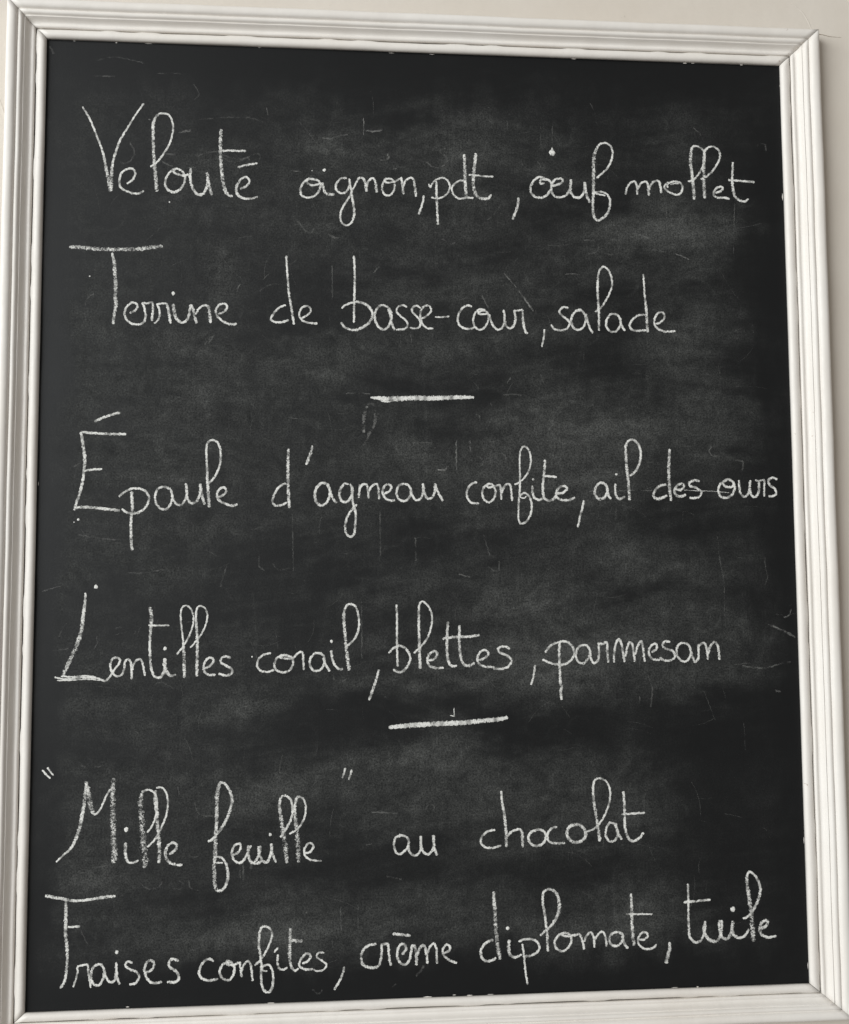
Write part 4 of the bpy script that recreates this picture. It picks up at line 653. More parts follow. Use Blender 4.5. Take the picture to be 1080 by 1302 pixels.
  [1,-16.8,-446.0,2.97,-14.0,-449.0,2.97,-12.8,-456.8,2.97,-12.5,-466.6,2.97],
  [1,-12.0,-456.8,2.97,-8.8,-449.1,2.97,-4.7,-447.3,2.97,-2.7,-454.2,2.97,-1.4,-465.4,2.97],
  [1,-1.3,-455.2,2.38,1.3,-448.5,2.38,5.4,-445.7,2.38,7.8,-450.7,2.38,8.1,-458.5,2.38,8.5,-465.7,2.38],
  [1,15.8,-455.8,2.38,20.9,-453.0,2.38,21.9,-449.2,2.39,18.3,-447.1,2.39,14.8,-450.9,2.38,14.8,-456.7,2.38,19.8,-461.8,2.38,24.8,-464.3,2.38,28.9,-465.6,2.58],
  [1,-36.8,-434.6,2.77,-28.4,-435.7,2.77,-18.3,-437.1,2.77],
 ]),
 ('chalk word diplomate', [
  [1,66.6,-443.7,2.8,59.4,-446.4,2.8,54.3,-452.2,2.79,53.8,-459.0,2.79,57.2,-464.0,2.79,63.3,-464.8,2.79,69.4,-461.9,2.79],
  [1,67.5,-395.5,2.81,68.0,-408.3,4.01,68.9,-420.2,4.41,69.2,-432.0,4.61,70.3,-443.8,4.4,71.6,-453.7,4.4,73.5,-463.6,3.99],
  [0,81.6,-432.8,1.8],
  [1,82.9,-444.2,3.61,82.4,-452.1,3.6,83.7,-459.0,3.2,88.8,-462.1,2.8,93.9,-460.3,2.4,96.0,-459.4,2.4],
  [1,96.7,-448.6,2.01,98.0,-458.5,2.0,98.9,-468.3,2.0,99.8,-478.2,2.0,101.7,-489.6,2.0],
  [1,92.7,-446.5,2.41,99.2,-444.4,2.41,108.4,-445.0,2.41,113.9,-450.1,2.41,113.4,-456.0,2.41,106.2,-460.7,2.61,97.0,-461.4,2.6],
  [1,115.3,-441.3,2.41,120.9,-436.6,2.42,127.1,-431.4,2.82,132.4,-424.1,3.43,135.6,-414.3,3.84,134.8,-403.3,3.44,130.7,-396.7,2.63,124.2,-394.9,2.43,119.4,-397.9,2.63,118.6,-407.8,2.62,120.1,-417.8,2.62,121.6,-429.7,2.62,122.7,-441.6,3.02,123.2,-457.3,2.61],
  [1,142.4,-439.2,2.42,135.2,-441.0,2.42,130.4,-447.7,2.42,132.3,-454.7,2.41,139.1,-457.5,2.42,145.3,-453.1,2.42,148.1,-446.3,2.42,145.5,-440.7,2.42,140.4,-439.1,2.42,137.3,-440.4,2.42,142.4,-442.6,2.42,150.6,-442.0,2.42,156.8,-440.6,2.42],
  [1,156.8,-440.6,2.63,158.8,-445.7,2.63,160.4,-451.6,2.63,161.1,-456.6,2.62],
  [1,161.3,-448.7,2.22,164.0,-442.9,2.22,168.2,-439.4,2.23,171.3,-444.1,2.23,172.1,-455.0,2.22],
  [1,172.6,-447.1,2.23,176.5,-441.3,2.23,181.3,-439.4,2.23,184.1,-445.5,2.23,184.7,-454.4,2.23],
  [1,197.2,-439.9,2.64,190.4,-441.7,2.64,187.8,-447.6,2.63,190.8,-453.2,2.63,197.0,-453.4,2.64,201.9,-448.0,2.64,201.4,-442.0,2.64,196.2,-439.9,2.64],
  [1,201.3,-444.0,2.84,203.2,-451.0,2.84,207.3,-457.1,2.84],
  [1,211.6,-401.5,2.86,212.0,-412.5,3.26,212.1,-424.5,3.46,212.3,-436.4,3.46,212.7,-446.4,3.66,214.2,-454.3,3.25],
  [1,205.9,-422.3,1.83,219.5,-422.7,1.83,234.1,-423.1,1.84],
  [1,218.9,-448.5,2.24,225.2,-448.3,2.24,228.4,-444.9,2.24,226.4,-441.2,2.24,221.1,-442.7,2.24,217.8,-449.5,2.24,220.8,-455.5,2.24,227.0,-458.3,2.24,234.3,-457.0,2.24,237.6,-453.5,2.24],
 ]),
 ('chalk comma after diplomate', [
  [1,251.2,-452.0,2.86,251.6,-458.5,3.67,249.4,-465.4,4.07,247.1,-473.3,3.66],
 ]),
 ('chalk word tuile', [
  [1,272.6,-393.2,2.26,272.7,-404.3,2.26,272.6,-416.3,2.26,272.3,-428.3,2.25,272.5,-438.3,2.66,273.3,-447.3,2.66,278.4,-452.8,2.86,284.7,-451.6,2.66,288.5,-444.8,2.26,289.9,-438.8,2.26,290.1,-431.8,2.26],
  [1,290.5,-431.8,2.67,288.6,-440.8,3.28,292.2,-448.9,3.49,297.4,-452.6,3.49,302.6,-452.2,3.08,305.9,-447.3,2.67,307.6,-440.4,2.67,307.9,-431.3,2.67],
  [1,305.3,-431.3,3.09,305.5,-441.3,3.08,308.0,-449.0,3.08,313.2,-450.5,3.49,317.2,-445.7,3.08,319.1,-438.7,4.12,320.1,-432.7,4.12],
  [1,319.4,-441.7,3.7,320.1,-446.7,3.29,325.9,-449.9,2.88,332.3,-448.1,2.68,336.8,-441.3,2.47],
  [0,320.0,-420.7,2.68],
  [1,330.7,-430.4,2.68,337.2,-427.8,2.48,343.8,-419.4,2.9,348.3,-410.4,3.11,350.4,-400.4,3.11,347.9,-391.2,2.91,343.2,-385.1,2.49,339.0,-382.9,2.49,336.3,-387.9,3.11,336.6,-398.0,4.14,338.1,-410.1,4.55,339.5,-422.3,4.96,340.4,-434.3,5.37,340.9,-444.4,5.36,341.7,-454.4,4.94],
  [1,347.4,-441.6,3.3,353.8,-439.8,3.31,357.8,-435.9,3.31,355.1,-433.2,3.31,350.8,-435.7,3.31,348.4,-441.6,3.3,351.0,-447.7,3.3,357.7,-450.5,2.89,366.3,-449.2,2.07],
  [1,267.5,-412.1,2.46,280.5,-411.3,2.47,296.4,-410.2,2.47],
 ]),
]
TRACES = [
 [45.0,-262.5,401.1,1.68,-255.4,402.4,1.69,-248.8,404.3,1.69],
 [16.0,-271.6,388.6,1.47,-263.4,386.2,1.47,-261.7,380.7,1.47,-267.4,376.9,1.47,-274.6,377.7,1.47],
 [14.0,-312.5,388.4,1.25,-307.3,378.9,1.25,-310.2,370.3,1.25,-316.3,365.8,1.25,-322.4,366.7,1.25],
 [14.0,-278.5,369.0,1.05,-273.4,366.0,1.05,-267.2,364.0,1.05],
 [12.0,-242.7,375.4,1.05,-232.4,379.4,1.05,-221.1,381.5,1.06,-213.8,377.4,1.06,-199.3,373.5,1.06,-189.0,375.9,1.06,-186.9,372.8,1.06],
 [12.0,-218.0,377.2,1.27,-205.5,370.1,1.27,-193.1,373.7,1.27,-180.7,380.5,1.27,-176.1,378.5,1.27,-177.5,370.9,1.27],
 [25.0,-293.5,414.8,1.05,-291.4,413.8,1.05],
 [10.0,-243.1,415.3,1.06,-218.3,418.7,1.06,-189.3,419.7,1.06,-172.6,415.4,1.06],
 [20.0,-250.8,363.0,1.05,-242.6,363.2,1.05],
 [45.0,-65.4,423.2,0.65,-65.2,414.5,0.65,-65.4,404.6,0.65],
 [30.0,-63.3,409.7,1.29,-54.8,408.7,1.29,-45.0,410.3,1.29],
 [22.0,2.5,376.7,1.08,7.8,371.8,1.08,14.2,370.5,1.08,20.6,372.8,1.08,24.9,377.8,1.08,23.9,383.2,1.08,19.6,385.3,1.08,17.5,389.6,1.08,24.0,393.1,1.09],
 [28.0,-47.5,376.8,1.29,-41.1,377.6,1.29,-38.5,380.3,1.29,-39.6,384.6,1.29],
 [18.0,-48.5,370.2,0.86,-40.1,367.6,0.86,-29.5,367.9,0.86],
 [45.0,-143.1,362.6,0.64,-133.1,362.0,0.64],
 [12.0,-111.8,383.6,1.07,-112.8,386.8,1.07,-108.6,388.0,1.07,-104.4,386.0,1.07,-105.5,381.6,1.07,-100.2,382.9,1.07],
 [14.0,-109.7,400.0,1.28,-101.3,399.2,1.29,-91.8,402.7,1.29,-82.3,404.1,1.29],
 [14.0,-140.8,312.6,1.27,-134.6,306.3,1.27,-128.3,297.9,1.27,-122.0,294.8,1.27,-117.9,300.3,1.27],
 [16.0,-103.3,294.2,1.69,-98.0,291.1,1.7,-90.7,289.7,1.7],
 [14.0,19.0,291.6,1.29,27.5,286.3,1.29,33.9,288.6,1.29],
 [10.0,68.3,313.4,0.87,77.0,322.3,0.87,83.5,331.2,0.87],
 [12.0,91.1,428.3,0.66,91.4,415.0,0.66],
 [14.0,128.0,425.0,0.66,128.1,398.4,0.66],
 [12.0,141.1,421.0,0.66,140.7,396.6,0.66],
 [10.0,105.7,380.1,0.87,109.9,373.6,0.87,118.6,370.5,0.88,127.3,374.1,0.88,124.1,380.6,0.88],
 [11.0,173.8,293.9,1.09,184.7,293.1,1.09,190.0,286.6,1.09,185.6,280.0,1.09,175.7,278.7,1.09],
 [11.0,204.3,291.3,1.1,197.7,290.1,1.09,193.3,284.5,1.09,198.6,279.2,1.09,206.2,278.2,1.09],
 [25.0,235.2,301.5,0.88,243.9,298.2,0.88,250.3,292.4,0.88],
 [18.0,250.1,284.7,0.88,263.3,282.7,0.88],
 [28.0,275.4,280.8,0.88,283.0,278.3,0.88,290.7,274.5,0.88],
 [18.0,266.6,329.2,0.66,266.8,318.1,0.66],
 [16.0,344.3,342.2,0.67,342.7,313.3,0.67,341.2,282.2,0.67],
 [14.0,298.9,424.2,0.9,305.5,419.0,0.9,308.7,415.1,0.9],
 [10.0,371.3,405.8,1.13,375.9,408.2,1.13,381.4,406.1,1.13,381.1,397.0,1.13],
 [34.0,61.5,230.4,1.07,65.2,222.7,1.07,69.0,215.9,1.07],
 [34.0,85.9,255.1,0.86,99.6,239.1,0.86],
 [40.0,99.6,239.1,1.29,107.0,228.4,1.29,117.5,214.2,1.29],
 [28.0,152.6,255.3,0.87,160.2,256.1,0.87,168.4,255.0,0.87],
 [20.0,159.2,259.8,0.65,159.1,255.4,0.65],
 [15.0,95.6,263.9,0.86,101.1,272.7,0.86],
 [10.0,41.9,235.9,0.86,35.5,230.4,0.85,37.6,225.1,0.85,46.1,228.4,0.86],
 [12.0,-175.6,230.8,1.25,-165.3,237.4,1.26,-150.9,239.8,1.26],
 [20.0,-55.1,252.3,1.06,-52.0,256.7,1.06,-48.4,259.9,1.06],
 [14.0,-99.0,260.0,0.84,-98.6,223.7,0.84],
 [14.0,-26.3,190.9,0.63,-26.0,171.7,0.63],
 [14.0,-15.4,188.9,0.63,-14.4,176.1,0.63],
 [30.0,-198.2,229.4,0.83,-198.2,233.6,0.83,-195.6,237.9,0.83],
 [20.0,-228.3,173.6,1.03,-225.3,178.4,1.03,-221.9,183.3,1.03],
 [12.0,-353.7,195.3,1.02,-355.9,206.7,1.02,-354.1,218.2,1.02,-346.2,225.6,1.02],
 [10.0,-200.7,283.4,0.84,-196.6,287.8,0.84,-184.2,290.2,0.84],
 [32.0,-61.6,109.0,1.67,-64.7,101.6,2.92,-65.4,91.2,2.92,-65.8,80.7,2.91],
 [22.0,-61.6,110.1,1.46,-57.5,111.8,1.46,-54.4,108.0,1.46,-53.7,97.5,1.46,-55.8,87.0,1.46,-61.7,77.6,1.46],
 [28.0,-65.8,67.1,1.66,-59.6,78.6,1.67,-53.3,91.3,1.67,-50.2,101.8,1.67],
 [18.0,-84.4,122.5,0.83,-72.0,123.0,0.84,-58.5,121.9,0.84],
 [18.0,-12.9,70.6,0.84,-3.5,70.6,0.84,7.0,70.3,0.84],
 [25.0,-12.9,70.6,1.25,-11.8,66.4,1.25],
 [34.0,32.6,73.0,1.05,32.4,56.1,1.05,32.5,41.5,1.05],
 [26.0,47.3,73.0,0.84,47.4,60.4,0.84],
 [34.0,13.1,41.8,1.05,18.3,41.0,1.05,21.4,42.5,1.05,22.5,45.6,1.05],
 [36.0,53.4,101.0,0.85,57.6,99.5,0.85,57.6,93.8,0.84],
 [30.0,69.4,113.8,0.85,70.9,110.2,0.85],
 [22.0,87.7,134.8,0.85,91.6,141.3,0.85],
 [26.0,124.0,144.8,1.07,127.1,136.3,1.07],
 [20.0,83.3,122.0,1.27,93.9,123.2,1.28,103.5,122.2,1.28],
 [14.0,9.0,64.4,1.05,10.7,65.5,1.05],
 [12.0,57.2,56.3,1.05,61.4,50.0,1.05,59.2,45.8,1.05],
 [14.0,80.5,60.6,1.06,85.7,54.3,1.06,84.5,45.9,1.05],
 [30.0,169.0,18.3,0.64,181.9,19.9,0.64],
 [24.0,199.0,18.8,0.64,222.6,20.2,0.64,244.1,19.8,0.64],
 [15.0,204.1,8.3,0.85,203.7,-10.7,0.85],
 [16.0,310.5,68.3,1.08,308.1,62.9,1.08,311.3,58.0,1.08,321.1,58.0,1.08],
 [14.0,336.3,53.4,1.08,345.0,51.3,1.09,343.6,40.6,1.08],
 [12.0,238.4,50.8,0.86,251.3,49.8,0.86],
 [20.0,376.2,-113.2,0.73,380.6,-114.1,0.73,383.6,-113.5,0.73],
 [40.0,385.0,-116.4,1.02,388.7,-115.7,1.02,392.4,-113.6,1.02],
 [42.0,393.1,-102.9,1.02,393.4,-107.9,1.02,392.4,-113.6,1.02],
 [30.0,395.4,-112.9,0.58,398.4,-112.2,0.58],
 [18.0,367.7,-124.1,1.45,380.1,-129.2,1.45,390.3,-134.3,1.45,397.6,-137.9,1.45],
 [14.0,313.9,-25.9,0.73,315.5,-46.0,0.73,317.3,-60.3,0.73,320.4,-81.8,0.72,319.5,-114.5,0.72],
 [14.0,366.3,-51.9,0.73,366.7,-63.4,0.73,368.6,-73.4,0.73,365.3,-82.0,0.73],
 [14.0,333.8,-51.1,0.58,342.6,-53.3,0.58],
 [22.0,337.6,-167.8,1.19,361.9,-170.4,1.2,380.3,-165.9,1.2,391.1,-164.0,1.2],
 [14.0,328.5,-166.2,0.89,346.8,-165.0,0.9],
 [22.0,372.4,-125.5,0.9,393.6,-134.5,0.9],
 [16.0,225.3,-198.5,1.18,225.1,-208.6,1.17],
 [14.0,234.8,-176.8,1.18,239.0,-190.0,1.18,237.0,-210.2,1.18],
 [24.0,373.3,-194.0,1.49,379.3,-196.1,1.5],
 [20.0,-337.9,-129.2,0.79,-336.8,-137.1,0.79,-339.6,-143.1,0.79],
 [10.0,-375.0,-130.8,0.98,-369.4,-119.0,0.98,-361.7,-113.1,0.99],
 [14.0,-382.5,-145.0,0.78,-365.0,-142.8,0.79],
 [16.0,-387.7,-83.0,0.59,-370.2,-78.1,0.59],
 [14.0,-255.3,-116.9,0.8,-242.4,-116.4,0.8],
 [12.0,-300.6,-129.5,0.99,-297.7,-125.5,0.99],
 [18.0,-213.8,-80.9,1.01,-207.9,-73.8,1.01],
 [10.0,-280.1,-181.5,0.59,-272.3,-177.6,0.59,-260.4,-183.7,0.59],
 [12.0,-319.4,-122.4,1.19,-312.5,-121.4,1.19],
 [14.0,-88.4,-179.9,1.01,-84.4,-176.9,1.01],
 [30.0,-44.4,-195.1,1.22,-40.7,-196.0,1.22],
 [18.0,-68.1,-97.0,1.02,-67.7,-155.9,1.01],
 [14.0,-55.9,-176.2,0.81,-41.7,-175.4,0.81],
 [18.0,-97.6,-169.7,1.01,-96.5,-177.7,1.01],
 [25.0,-351.1,-260.0,0.58,-341.4,-261.6,0.58,-330.7,-261.0,0.58],
 [14.0,-237.4,-298.4,0.78,-234.4,-308.3,0.78,-227.4,-312.4,0.78,-218.6,-312.5,0.79],
 [12.0,-248.5,-352.7,0.78,-232.9,-352.8,0.78],
 [12.0,-356.7,-369.2,0.77,-349.1,-363.6,0.77,-331.9,-360.2,0.77,-320.3,-358.6,0.77],
 [12.0,-289.0,-378.7,0.97,-281.2,-383.2,0.97,-271.6,-381.1,0.97,-268.7,-375.4,0.97],
 [14.0,-257.9,-383.8,0.97,-250.1,-383.7,0.97,-247.8,-378.9,0.97,-252.2,-375.9,0.97],
 [14.0,-242.4,-376.2,0.97,-240.0,-384.0,0.97,-232.5,-386.1,0.97],
 [12.0,-348.0,-421.1,0.76,-340.1,-436.6,0.76],
 [20.0,-58.4,-312.4,0.89,-45.0,-313.1,0.89,-30.4,-314.4,0.89],
 [14.0,1.2,-306.4,1.12,-2.2,-309.7,1.12,1.2,-312.4,1.12,5.7,-311.0,1.12,5.8,-306.5,1.12,1.2,-306.4,1.12],
 [30.0,-125.0,-411.4,1.09,-123.7,-409.7,1.09],
 [16.0,-42.9,-376.8,1.1,-27.3,-380.5,1.11],
 [20.0,-13.2,-477.5,1.54,-7.6,-471.3,1.54,-4.9,-467.0,1.54],
 [14.0,-191.2,-359.8,0.87,-191.0,-375.0,0.87],
 [14.0,-187.9,-359.9,1.09,-187.7,-377.2,1.09],
 [14.0,-180.2,-360.1,1.74,-180.2,-366.6,1.74],
 [18.0,-89.7,-405.9,0.66,-89.2,-429.7,0.66],
 [18.0,-71.9,-404.3,0.66,-72.0,-428.1,0.66],
 [14.0,-98.5,-438.1,0.65,-97.4,-446.7,0.65],
 [20.0,-118.2,-486.8,1.08,-111.6,-491.3,1.08,-108.4,-487.1,1.08],
 [16.0,-37.7,-487.5,1.09,-33.2,-484.4,1.09],
 [20.0,-64.1,-345.6,0.88,-57.4,-344.1,0.89],
 [26.0,-232.4,172.4,1.1,-224.3,181.7,1.1],
 [12.0,-364.1,43.3,1.07,-353.6,48.7,1.07],
 [14.0,-306.8,-66.0,0.8,-291.0,-66.1,0.8,-267.2,-62.1,0.8],
 [20.0,-392.8,-84.3,0.79,-387.1,-83.5,0.79],
 [12.0,-173.8,-48.9,1.08,-173.8,-59.8,1.08,-168.4,-63.9,1.08],
 [12.0,-160.3,-57.1,1.08,-153.5,-63.9,1.08,-142.8,-61.2,1.08],
 [12.0,-357.4,-27.0,1.06,-341.6,-29.7,1.06,-320.5,-32.4,1.07],
 [12.0,-213.8,-81.2,0.8,-207.3,-59.7,0.81],
 [16.0,-355.9,459.7,1.12,-342.3,460.2,1.12,-327.3,460.2,1.12],
 [22.0,-397.1,491.3,1.68,-392.9,482.8,1.67],
 [24.0,-365.1,447.3,1.67,-363.8,450.8,1.67],
 [12.0,-246.3,454.9,0.85,-240.7,443.6,0.85,-246.1,437.6,0.85],
 [12.0,-348.0,477.3,0.84,-329.0,481.5,0.84,-298.8,476.2,0.85],
 [10.0,-285.0,465.1,0.85,-263.0,465.9,0.85,-249.2,462.1,0.85],
 [18.0,33.8,-68.8,1.1,46.2,-72.1,1.11],
 [14.0,-48.7,-2.5,1.1,-48.3,-49.2,1.1],
 [14.0,-11.6,-30.1,1.1,-10.9,-54.8,1.1],
 [16.0,60.6,-27.4,0.83,67.3,-49.6,0.83],
 [14.0,-140.0,-5.3,0.82,-138.7,-65.3,0.81],
 [12.0,64.4,-60.6,1.11,75.5,-66.2,1.11,77.1,-55.1,1.11],
 [40.0,12.0,41.8,1.05,17.2,41.4,1.05,20.4,41.8,1.05,21.9,43.9,1.05],
]
SMUDGES = [[-301,441,72,29,0.0,0.35],[-243,361,50,50,0.0,0.15],[-177,454,51,26,0.0,0.15],[-84,388,94,51,5.0,0.4],[51,348,43,61,-25.0,0.55],[52,427,35,35,0.0,0.3],[-93,301,59,17,20.0,0.4],[17,286,51,21,20.0,0.35],[121,403,26,44,0.0,0.25],[251,313,79,25,3.0,0.7],[312,301,53,27,0.0,0.5],[298,435,54,11,0.0,0.2],[-217,251,21,29,10.0,0.7],[-358,228,25,49,0.0,0.35],[-321,178,49,33,0.0,0.2],[0,232,77,12,3.0,0.6],[68,244,52,26,0.0,0.3],[16,181,85,12,-3.0,0.5],[-93,160,42,21,20.0,0.6],[135,193,52,26,0.0,0.3],[-256,146,90,41,-5.0,0.4],[-361,136,20,49,0.0,0.4],[-199,88,115,57,0.0,0.5],[-271,38,89,57,0.0,0.4],[-51,56,91,25,15.0,0.6],[-101,6,115,29,15.0,0.45],[15,48,50,21,0.0,0.3],[-246,-35,73,16,0.0,0.4],[-341,-43,40,32,0.0,0.3],[194,91,94,34,-10.0,0.7],[185,65,103,51,0.0,0.5],[308,144,44,61,0.0,0.55],[274,178,52,22,20.0,0.5],[126,142,34,17,0.0,0.4],[100,99,34,15,0.0,0.4],[82,23,67,34,0.0,0.4],[217,-44,102,19,0.0,0.45],[48,-52,25,17,0.0,0.4],[268,-70,51,17,5.0,0.4],[81,-110,75,50,0.0,0.4],[215,-136,109,50,0.0,0.6],[147,-168,75,25,10.0,0.7],[361,-129,34,19,0.0,0.7],[274,-186,67,17,10.0,0.4],[47,-167,57,25,0.0,0.5],[-60,-97,49,8,0.0,0.4],[-36,-183,98,10,0.0,0.45],[-181,-197,32,10,10.0,0.6],[-173,-205,88,16,10.0,0.3],[-307,-195,71,31,0.0,0.3],[-340,-147,32,47,0.0,0.25],[-100,-274,160,21,9.0,0.6],[-251,-282,94,24,5.0,0.4],[-330,-273,47,23,0.0,0.3],[13,-248,49,20,0.0,0.5],[79,-281,98,33,-3.0,0.6],[212,-259,75,33,0.0,0.45],[-4,-319,64,40,0.0,0.45],[127,-338,98,41,0.0,0.4],[253,-341,50,41,0.0,0.35],[-351,-342,46,39,0.0,0.3],[-351,-377,31,15,0.0,0.35],[-171,-425,70,39,0.0,0.55],[-234,-430,54,19,-5.0,0.5],[-60,-412,71,32,0.0,0.6],[44,-423,72,32,0.0,0.5],[126,-442,64,20,0.0,0.55],[226,-429,49,41,0.0,0.6],[-259,-329,94,39,0.0,0.3],[-311,-436,84,38,0.0,0.3],[-349,-480,46,9,0.0,0.25],[-390,38,32,48,0.0,-0.1],[-12,505,437,33,2.0,-1.1],[360,410,63,81,0.0,-0.5],[-16,434,52,26,0.0,-0.4],[155,315,35,35,0.0,-0.4],[51,278,69,12,0.0,-0.3],[-51,255,68,8,0.0,-0.4],[16,132,101,12,8.0,-0.6],[92,117,43,19,0.0,-0.6],[135,133,21,15,0.0,-0.4],[7,85,34,12,0.0,-0.6],[-60,72,25,25,0.0,-0.2],[361,144,40,35,0.0,-0.9],[373,250,44,53,0.0,-0.4],[287,-11,94,26,0.0,-0.5],[-2,-36,75,25,-5.0,-0.6],[-52,-77,49,13,5.0,-0.4],[-174,-35,65,24,0.0,-0.3],[259,-82,51,10,0.0,-0.4],[285,-87,68,13,0.0,-0.3],[-101,-214,80,21,10.0,-0.9],[14,-199,49,10,5.0,-0.5],[129,-225,74,18,-5.0,-1.0],[298,-236,109,34,10.0,-1.0],[338,-335,75,100,0.0,-0.9],[229,-284,33,8,20.0,-0.5],[179,-259,25,33,0.0,-0.3],[-52,-126,33,33,0.0,-0.3],[12,-351,48,24,0.0,-0.3],[61,-377,161,14,0.0,-0.4],[-195,-385,125,20,0.0,-0.2],[351,-457,74,49,0.0,-0.5],[-13,-493,410,17,-2.0,-0.9],[-249,-476,92,12,-2.0,-0.4]]

panel = build_panel()
for label, strokes in WORDS:
    c = Chalk()
    for st in strokes:
        if st[0] == 0: c.dot(*st[1:])
        else: c.stroke(st[1:], 1.0, firm=0.45 if 'divider' in label else 1.0)
    kind = 'chalk_word' if 'word' in label else 'chalk_comma' if 'comma' in label else 'chalk_line' if 'divider' in label else 'chalk_mark'
    o = c.build(kind, board)
    o['label'] = label.replace('chalk word ', 'handwritten chalk word ') if 'word' in label else 'white chalk ' + label.replace('chalk ', '', 1)

# half erased older marks: nobody could count them
c = Chalk()
for t in TRACES:
    t = list(t); t[3::3] = [w * 1.4 for w in t[3::3]]
    c.stroke(t[1:], min(1, t[0] / 100 * (1.3 if max(t[3::3]) > 3.6 else 0.55)), 0.45)
for k in range(260):                                # hairline scratches of the sponge and the stick
    x = rnd.uniform(-360, 360); z = rnd.uniform(-470, 430); L = rnd.uniform(6, 38); w = rnd.uniform(.35, .75)
    a = rnd.choice((rnd.gauss(0, .15), rnd.gauss(1.57, .12), rnd.uniform(-1.6, 1.6))); bend = rnd.uniform(-.9, .9)
    p = []
    for i in range(4):
        p += [x, z, w]; x += L / 3 * math.cos(a); z += L / 3 * math.sin(a); a += bend / 3
    c.stroke(p, rnd.uniform(.02, .07), 0.3)
for k in range(40):                                # chalk crumbs and nicks
    x = rnd.uniform(-370, 370); z = rnd.uniform(-470, 440); L = rnd.choice((1, 1.5, 2, 4, 9)); a = rnd.uniform(-1.7, 1.7)
    c.stroke([x, z, .7, x + L * .5 * math.cos(a), z + L * .5 * math.sin(a), .8, x + L * math.cos(a), z + L * math.sin(a), .6], rnd.uniform(.04, .14))
o = c.build('erased_chalk_trace', board); o['kind'] = 'stuff'; o['label'] = 'faint half erased chalk marks all over the black panel'

# ---- the moulding: four mitred rails and four mitred inner beads
RAIL = [(10.1, -3.9), (10.1, 3.8), (10.4, 5.2), (11.4, 5.9), (12.6, 5.9), (13.6, 5.3), (14.6, 5.2), (16.2, 6.4), (17.8, 8.6),
        (18.8, 11.0), (19.2, 11.4), (19.6, 10.5), (20.2, 11.1), (20.8, 12.8), (22.0, 14.0), (23.6, 14.2), (24.8, 13.6), (25.4, 12.6),
        (25.8, 13.2), (26.4, 14.8), (27.8, 16.2), (30.0, 16.9), (32.4, 17.0), (34.4, 16.2), (35.8, 14.6), (36.3, 12.4), (36.3, -3.9)]
BEAD = [(0.0, 0.15), (-0.1, 2.6), (0.4, 4.2), (1.8, 5.6), (3.6, 6.2), (5.6, 6.0), (7.6, 5.0), (8.9, 3.7), (9.4, 2.4), (9.5, 0.4), (8, .15), (3, .15)]
SIDE = dict(L=1.05, R=1.14, T=1.02, B=0.93)          # the four rails are not quite equally wide
ENDS = dict(L='BT', R='TB', T='LR', B='RL')
def sweep(name, prof, side, label, seed, amp, closed):
    r = random.Random(seed)
    hx, hz = BW * 500, BH * 500
    L = 2 * (hz if side in 'LR' else hx)
    n = int(L / 7)
    ph = [[r.uniform(0, 6.28) for _ in range(3)] for _ in prof]
    gp = [r.uniform(0, 6.28) for _ in range(4)]
    V = []; Fc = []
    m = len(prof)
    for i in range(n + 1):
        s = i / n
        for j, (u, h) in enumerate(prof):
            gap = 0.34 if closed == 'bead' else 0.2                               # hairline open mitre
            e0 = L / 2 + u * SIDE[ENDS[side][0]] - gap; e1 = L / 2 + u * SIDE[ENDS[side][1]] - gap
            pos = -e0 + (e0 + e1) * s
            w = amp * (math.sin(pos / 37 + gp[0]) * .5 + math.sin(pos / 90 + gp[1]) * .7 + .18 * math.sin(pos / 11 + ph[j][0])) + r.uniform(-.05, .05) * amp * 2
            hh = h + (.22 * math.sin(pos / 23 + gp[0]) + .10 * math.sin(pos / 7.3 + gp[1]) + .07 * math.sin(pos / 13 + ph[j][1]) + r.uniform(-.05, .05) if h > 1 else 0)
            uu = u * SIDE[side] + w * (0.35 if h > 1 else 0.0)
            if closed == 'bead' and 8.5 < u and h > 1 and math.sin(pos / 19 + gp[2]) + math.sin(pos / 7.3 + gp[3]) > .75: uu += 0.55; hh += 0.5
            if side == 'L': x, z = -hx - uu, pos
            elif side == 'R': x, z = hx + uu, -pos
            elif side == 'T': x, z = pos, hz + uu
            else: x, z = -pos, -hz - uu
            V.append((x / 1000, -hh / 1000, z / 1000 + OZ))
    for i in range(n):
        for j in range(m if closed else m - 1):
            k = (j + 1) % m
            Fc.append((i * m + j, i * m + k, (i + 1) * m + k, (i + 1) * m + j))
    Fc.append(tuple(range(m))); Fc.append(tuple(reversed(range(n * m, n * m + m))))
    o = new_obj(name, V, Fc, PAINT, board, True)
    bm = bmesh.new(); bm.from_mesh(o.data); bmesh.ops.recalc_face_normals(bm, faces=bm.faces)
    for f in bm.faces:
        if len(f.verts) > 4: f.smooth = False
    bm.to_mesh(o.data); bm.free()
    o['label'] = label
    return o
for i, (s, nm) in enumerate((('L', 'left'), ('R', 'right'), ('T', 'top'), ('B', 'bottom'))):
    sweep('frame_moulding', RAIL, s, 'stepped outer moulding of the frame, %s side' % nm, 20 + i, 0.5, True)
    sweep('inner_bead', BEAD, s, 'rounded inner bead of the frame, %s side' % nm, 40 + i, 0.8, 'bead')

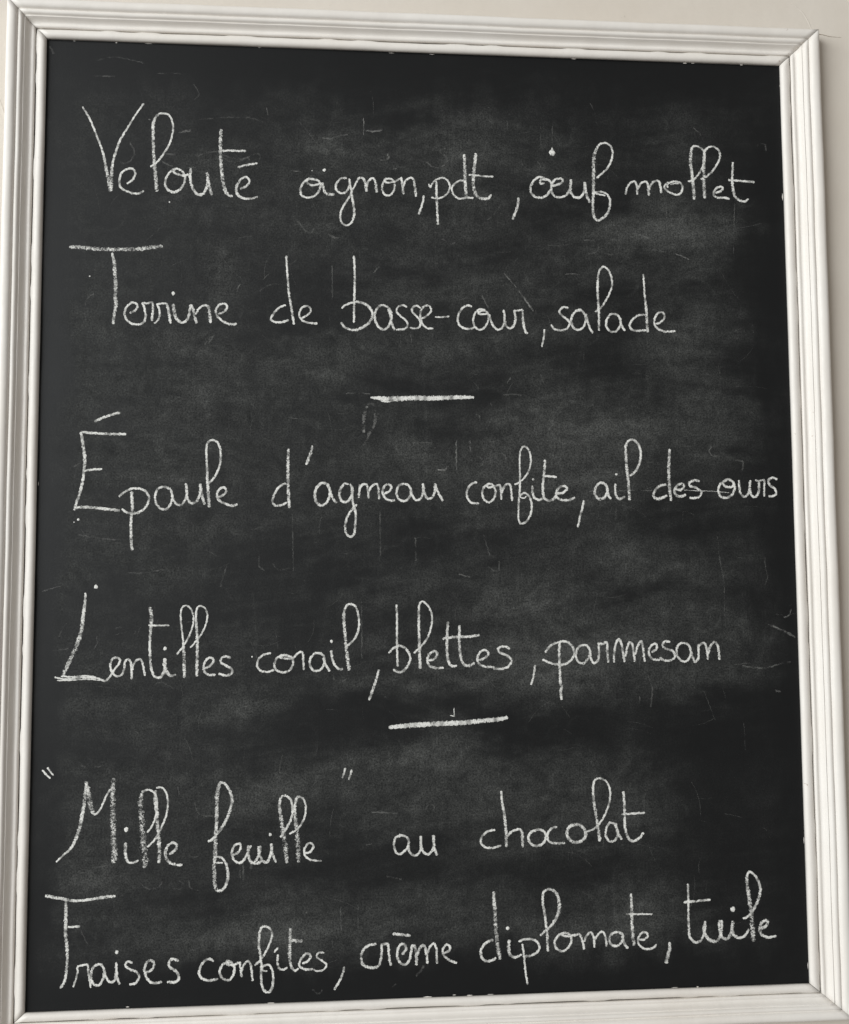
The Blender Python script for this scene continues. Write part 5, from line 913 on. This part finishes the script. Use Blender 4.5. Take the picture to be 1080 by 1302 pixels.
# dabs of frame paint that ran onto the edge of the panel
V = []; Fc = []
for k in range(24):
    side = rnd.choice('TTTBBBRRL'); L = rnd.uniform(1.5, 9); wd = rnd.uniform(.15, .5)
    half = BW * 500 if side in 'TB' else BH * 500
    p = rnd.uniform(-half + 10, half - 10); e = rnd.uniform(0.0, 1.4); n = 7; b = len(V)
    for i in range(n):
        s = i / (n - 1); ww = wd * math.sin(math.pi * (0.08 + 0.84 * s)) * rnd.uniform(.7, 1.2)
        for q, up in ((-ww, 0), (0, .22), (ww, 0)):
            a = p + (s - .5) * L; c2 = e + q
            if side == 'T': x, z = a, BH * 500 - c2
            elif side == 'B': x, z = a, -BH * 500 + c2
            elif side == 'R': x, z = BW * 500 - c2, a
            else: x, z = -BW * 500 + c2, a
            V.append((x / 1000, -(.45 + up + .01 * k) / 1000, z / 1000 + OZ))
    for i in range(n - 1):
        for c3 in range(2): Fc.append((b + i * 3 + c3, b + i * 3 + c3 + 1, b + i * 3 + c3 + 4, b + i * 3 + c3 + 3))
o = new_obj('paint_dab', V, Fc, PAINT, board, True); o['kind'] = 'stuff'

# hairline cracks and brushed paint ridges in the wall by the corner of the frame
def wall_line(name, pts, mat, up):
    P = catmull([(x, z, w) for x, z, w in pts], 1.2); V = []; Fc = []
    for i, (x, z, w) in enumerate(P):
        a = P[max(i - 1, 0)]; b = P[min(i + 1, len(P) - 1)]; tx, tz = b[0] - a[0], b[1] - a[1]; L = math.hypot(tx, tz) or 1
        nx_, nz_ = -tz / L, tx / L; j = rnd.uniform(-.12, .12); w *= rnd.uniform(.7, 1.3)
        for s, h in ((-1, 0), (0, up), (1, 0)):
            V.append(((x + nx_ * (s * w / 2 + j)) / 1000, (3.92 - h) / 1000, (z + nz_ * (s * w / 2 + j)) / 1000 + CZ))
    for i in range(len(P) - 1):
        for c3 in range(2): Fc.append((i * 3 + c3, i * 3 + c3 + 1, i * 3 + c3 + 4, i * 3 + c3 + 3))
    return new_obj(name, V, Fc, mat, wall, True)
CRACK = paint_material('crack_dark_brown', (0.26, 0.21, 0.16, 1), (0.32, 0.26, 0.2, 1), (0.1, 0.08, 0.06, 1), 0.8)  # dark brown colour of the thin crack line on the wall
wall_line('plaster_crack', [(440, 540, 1.0), (452, 539.5, .9), (463, 537.5, .6), (476, 537, .3)], CRACK, 0.02)
wall_line('paint_ridge', [(418, 575, .8), (430, 566, 1.2), (437, 555, 1.4), (441, 545, 1.0)], WALL, 0.35)
wall_line('paint_ridge', [(-452, 440, .8), (-447, 428, 1.6), (-443, 415, 2.0), (-441, 404, 1.0)], WALL, 0.5)
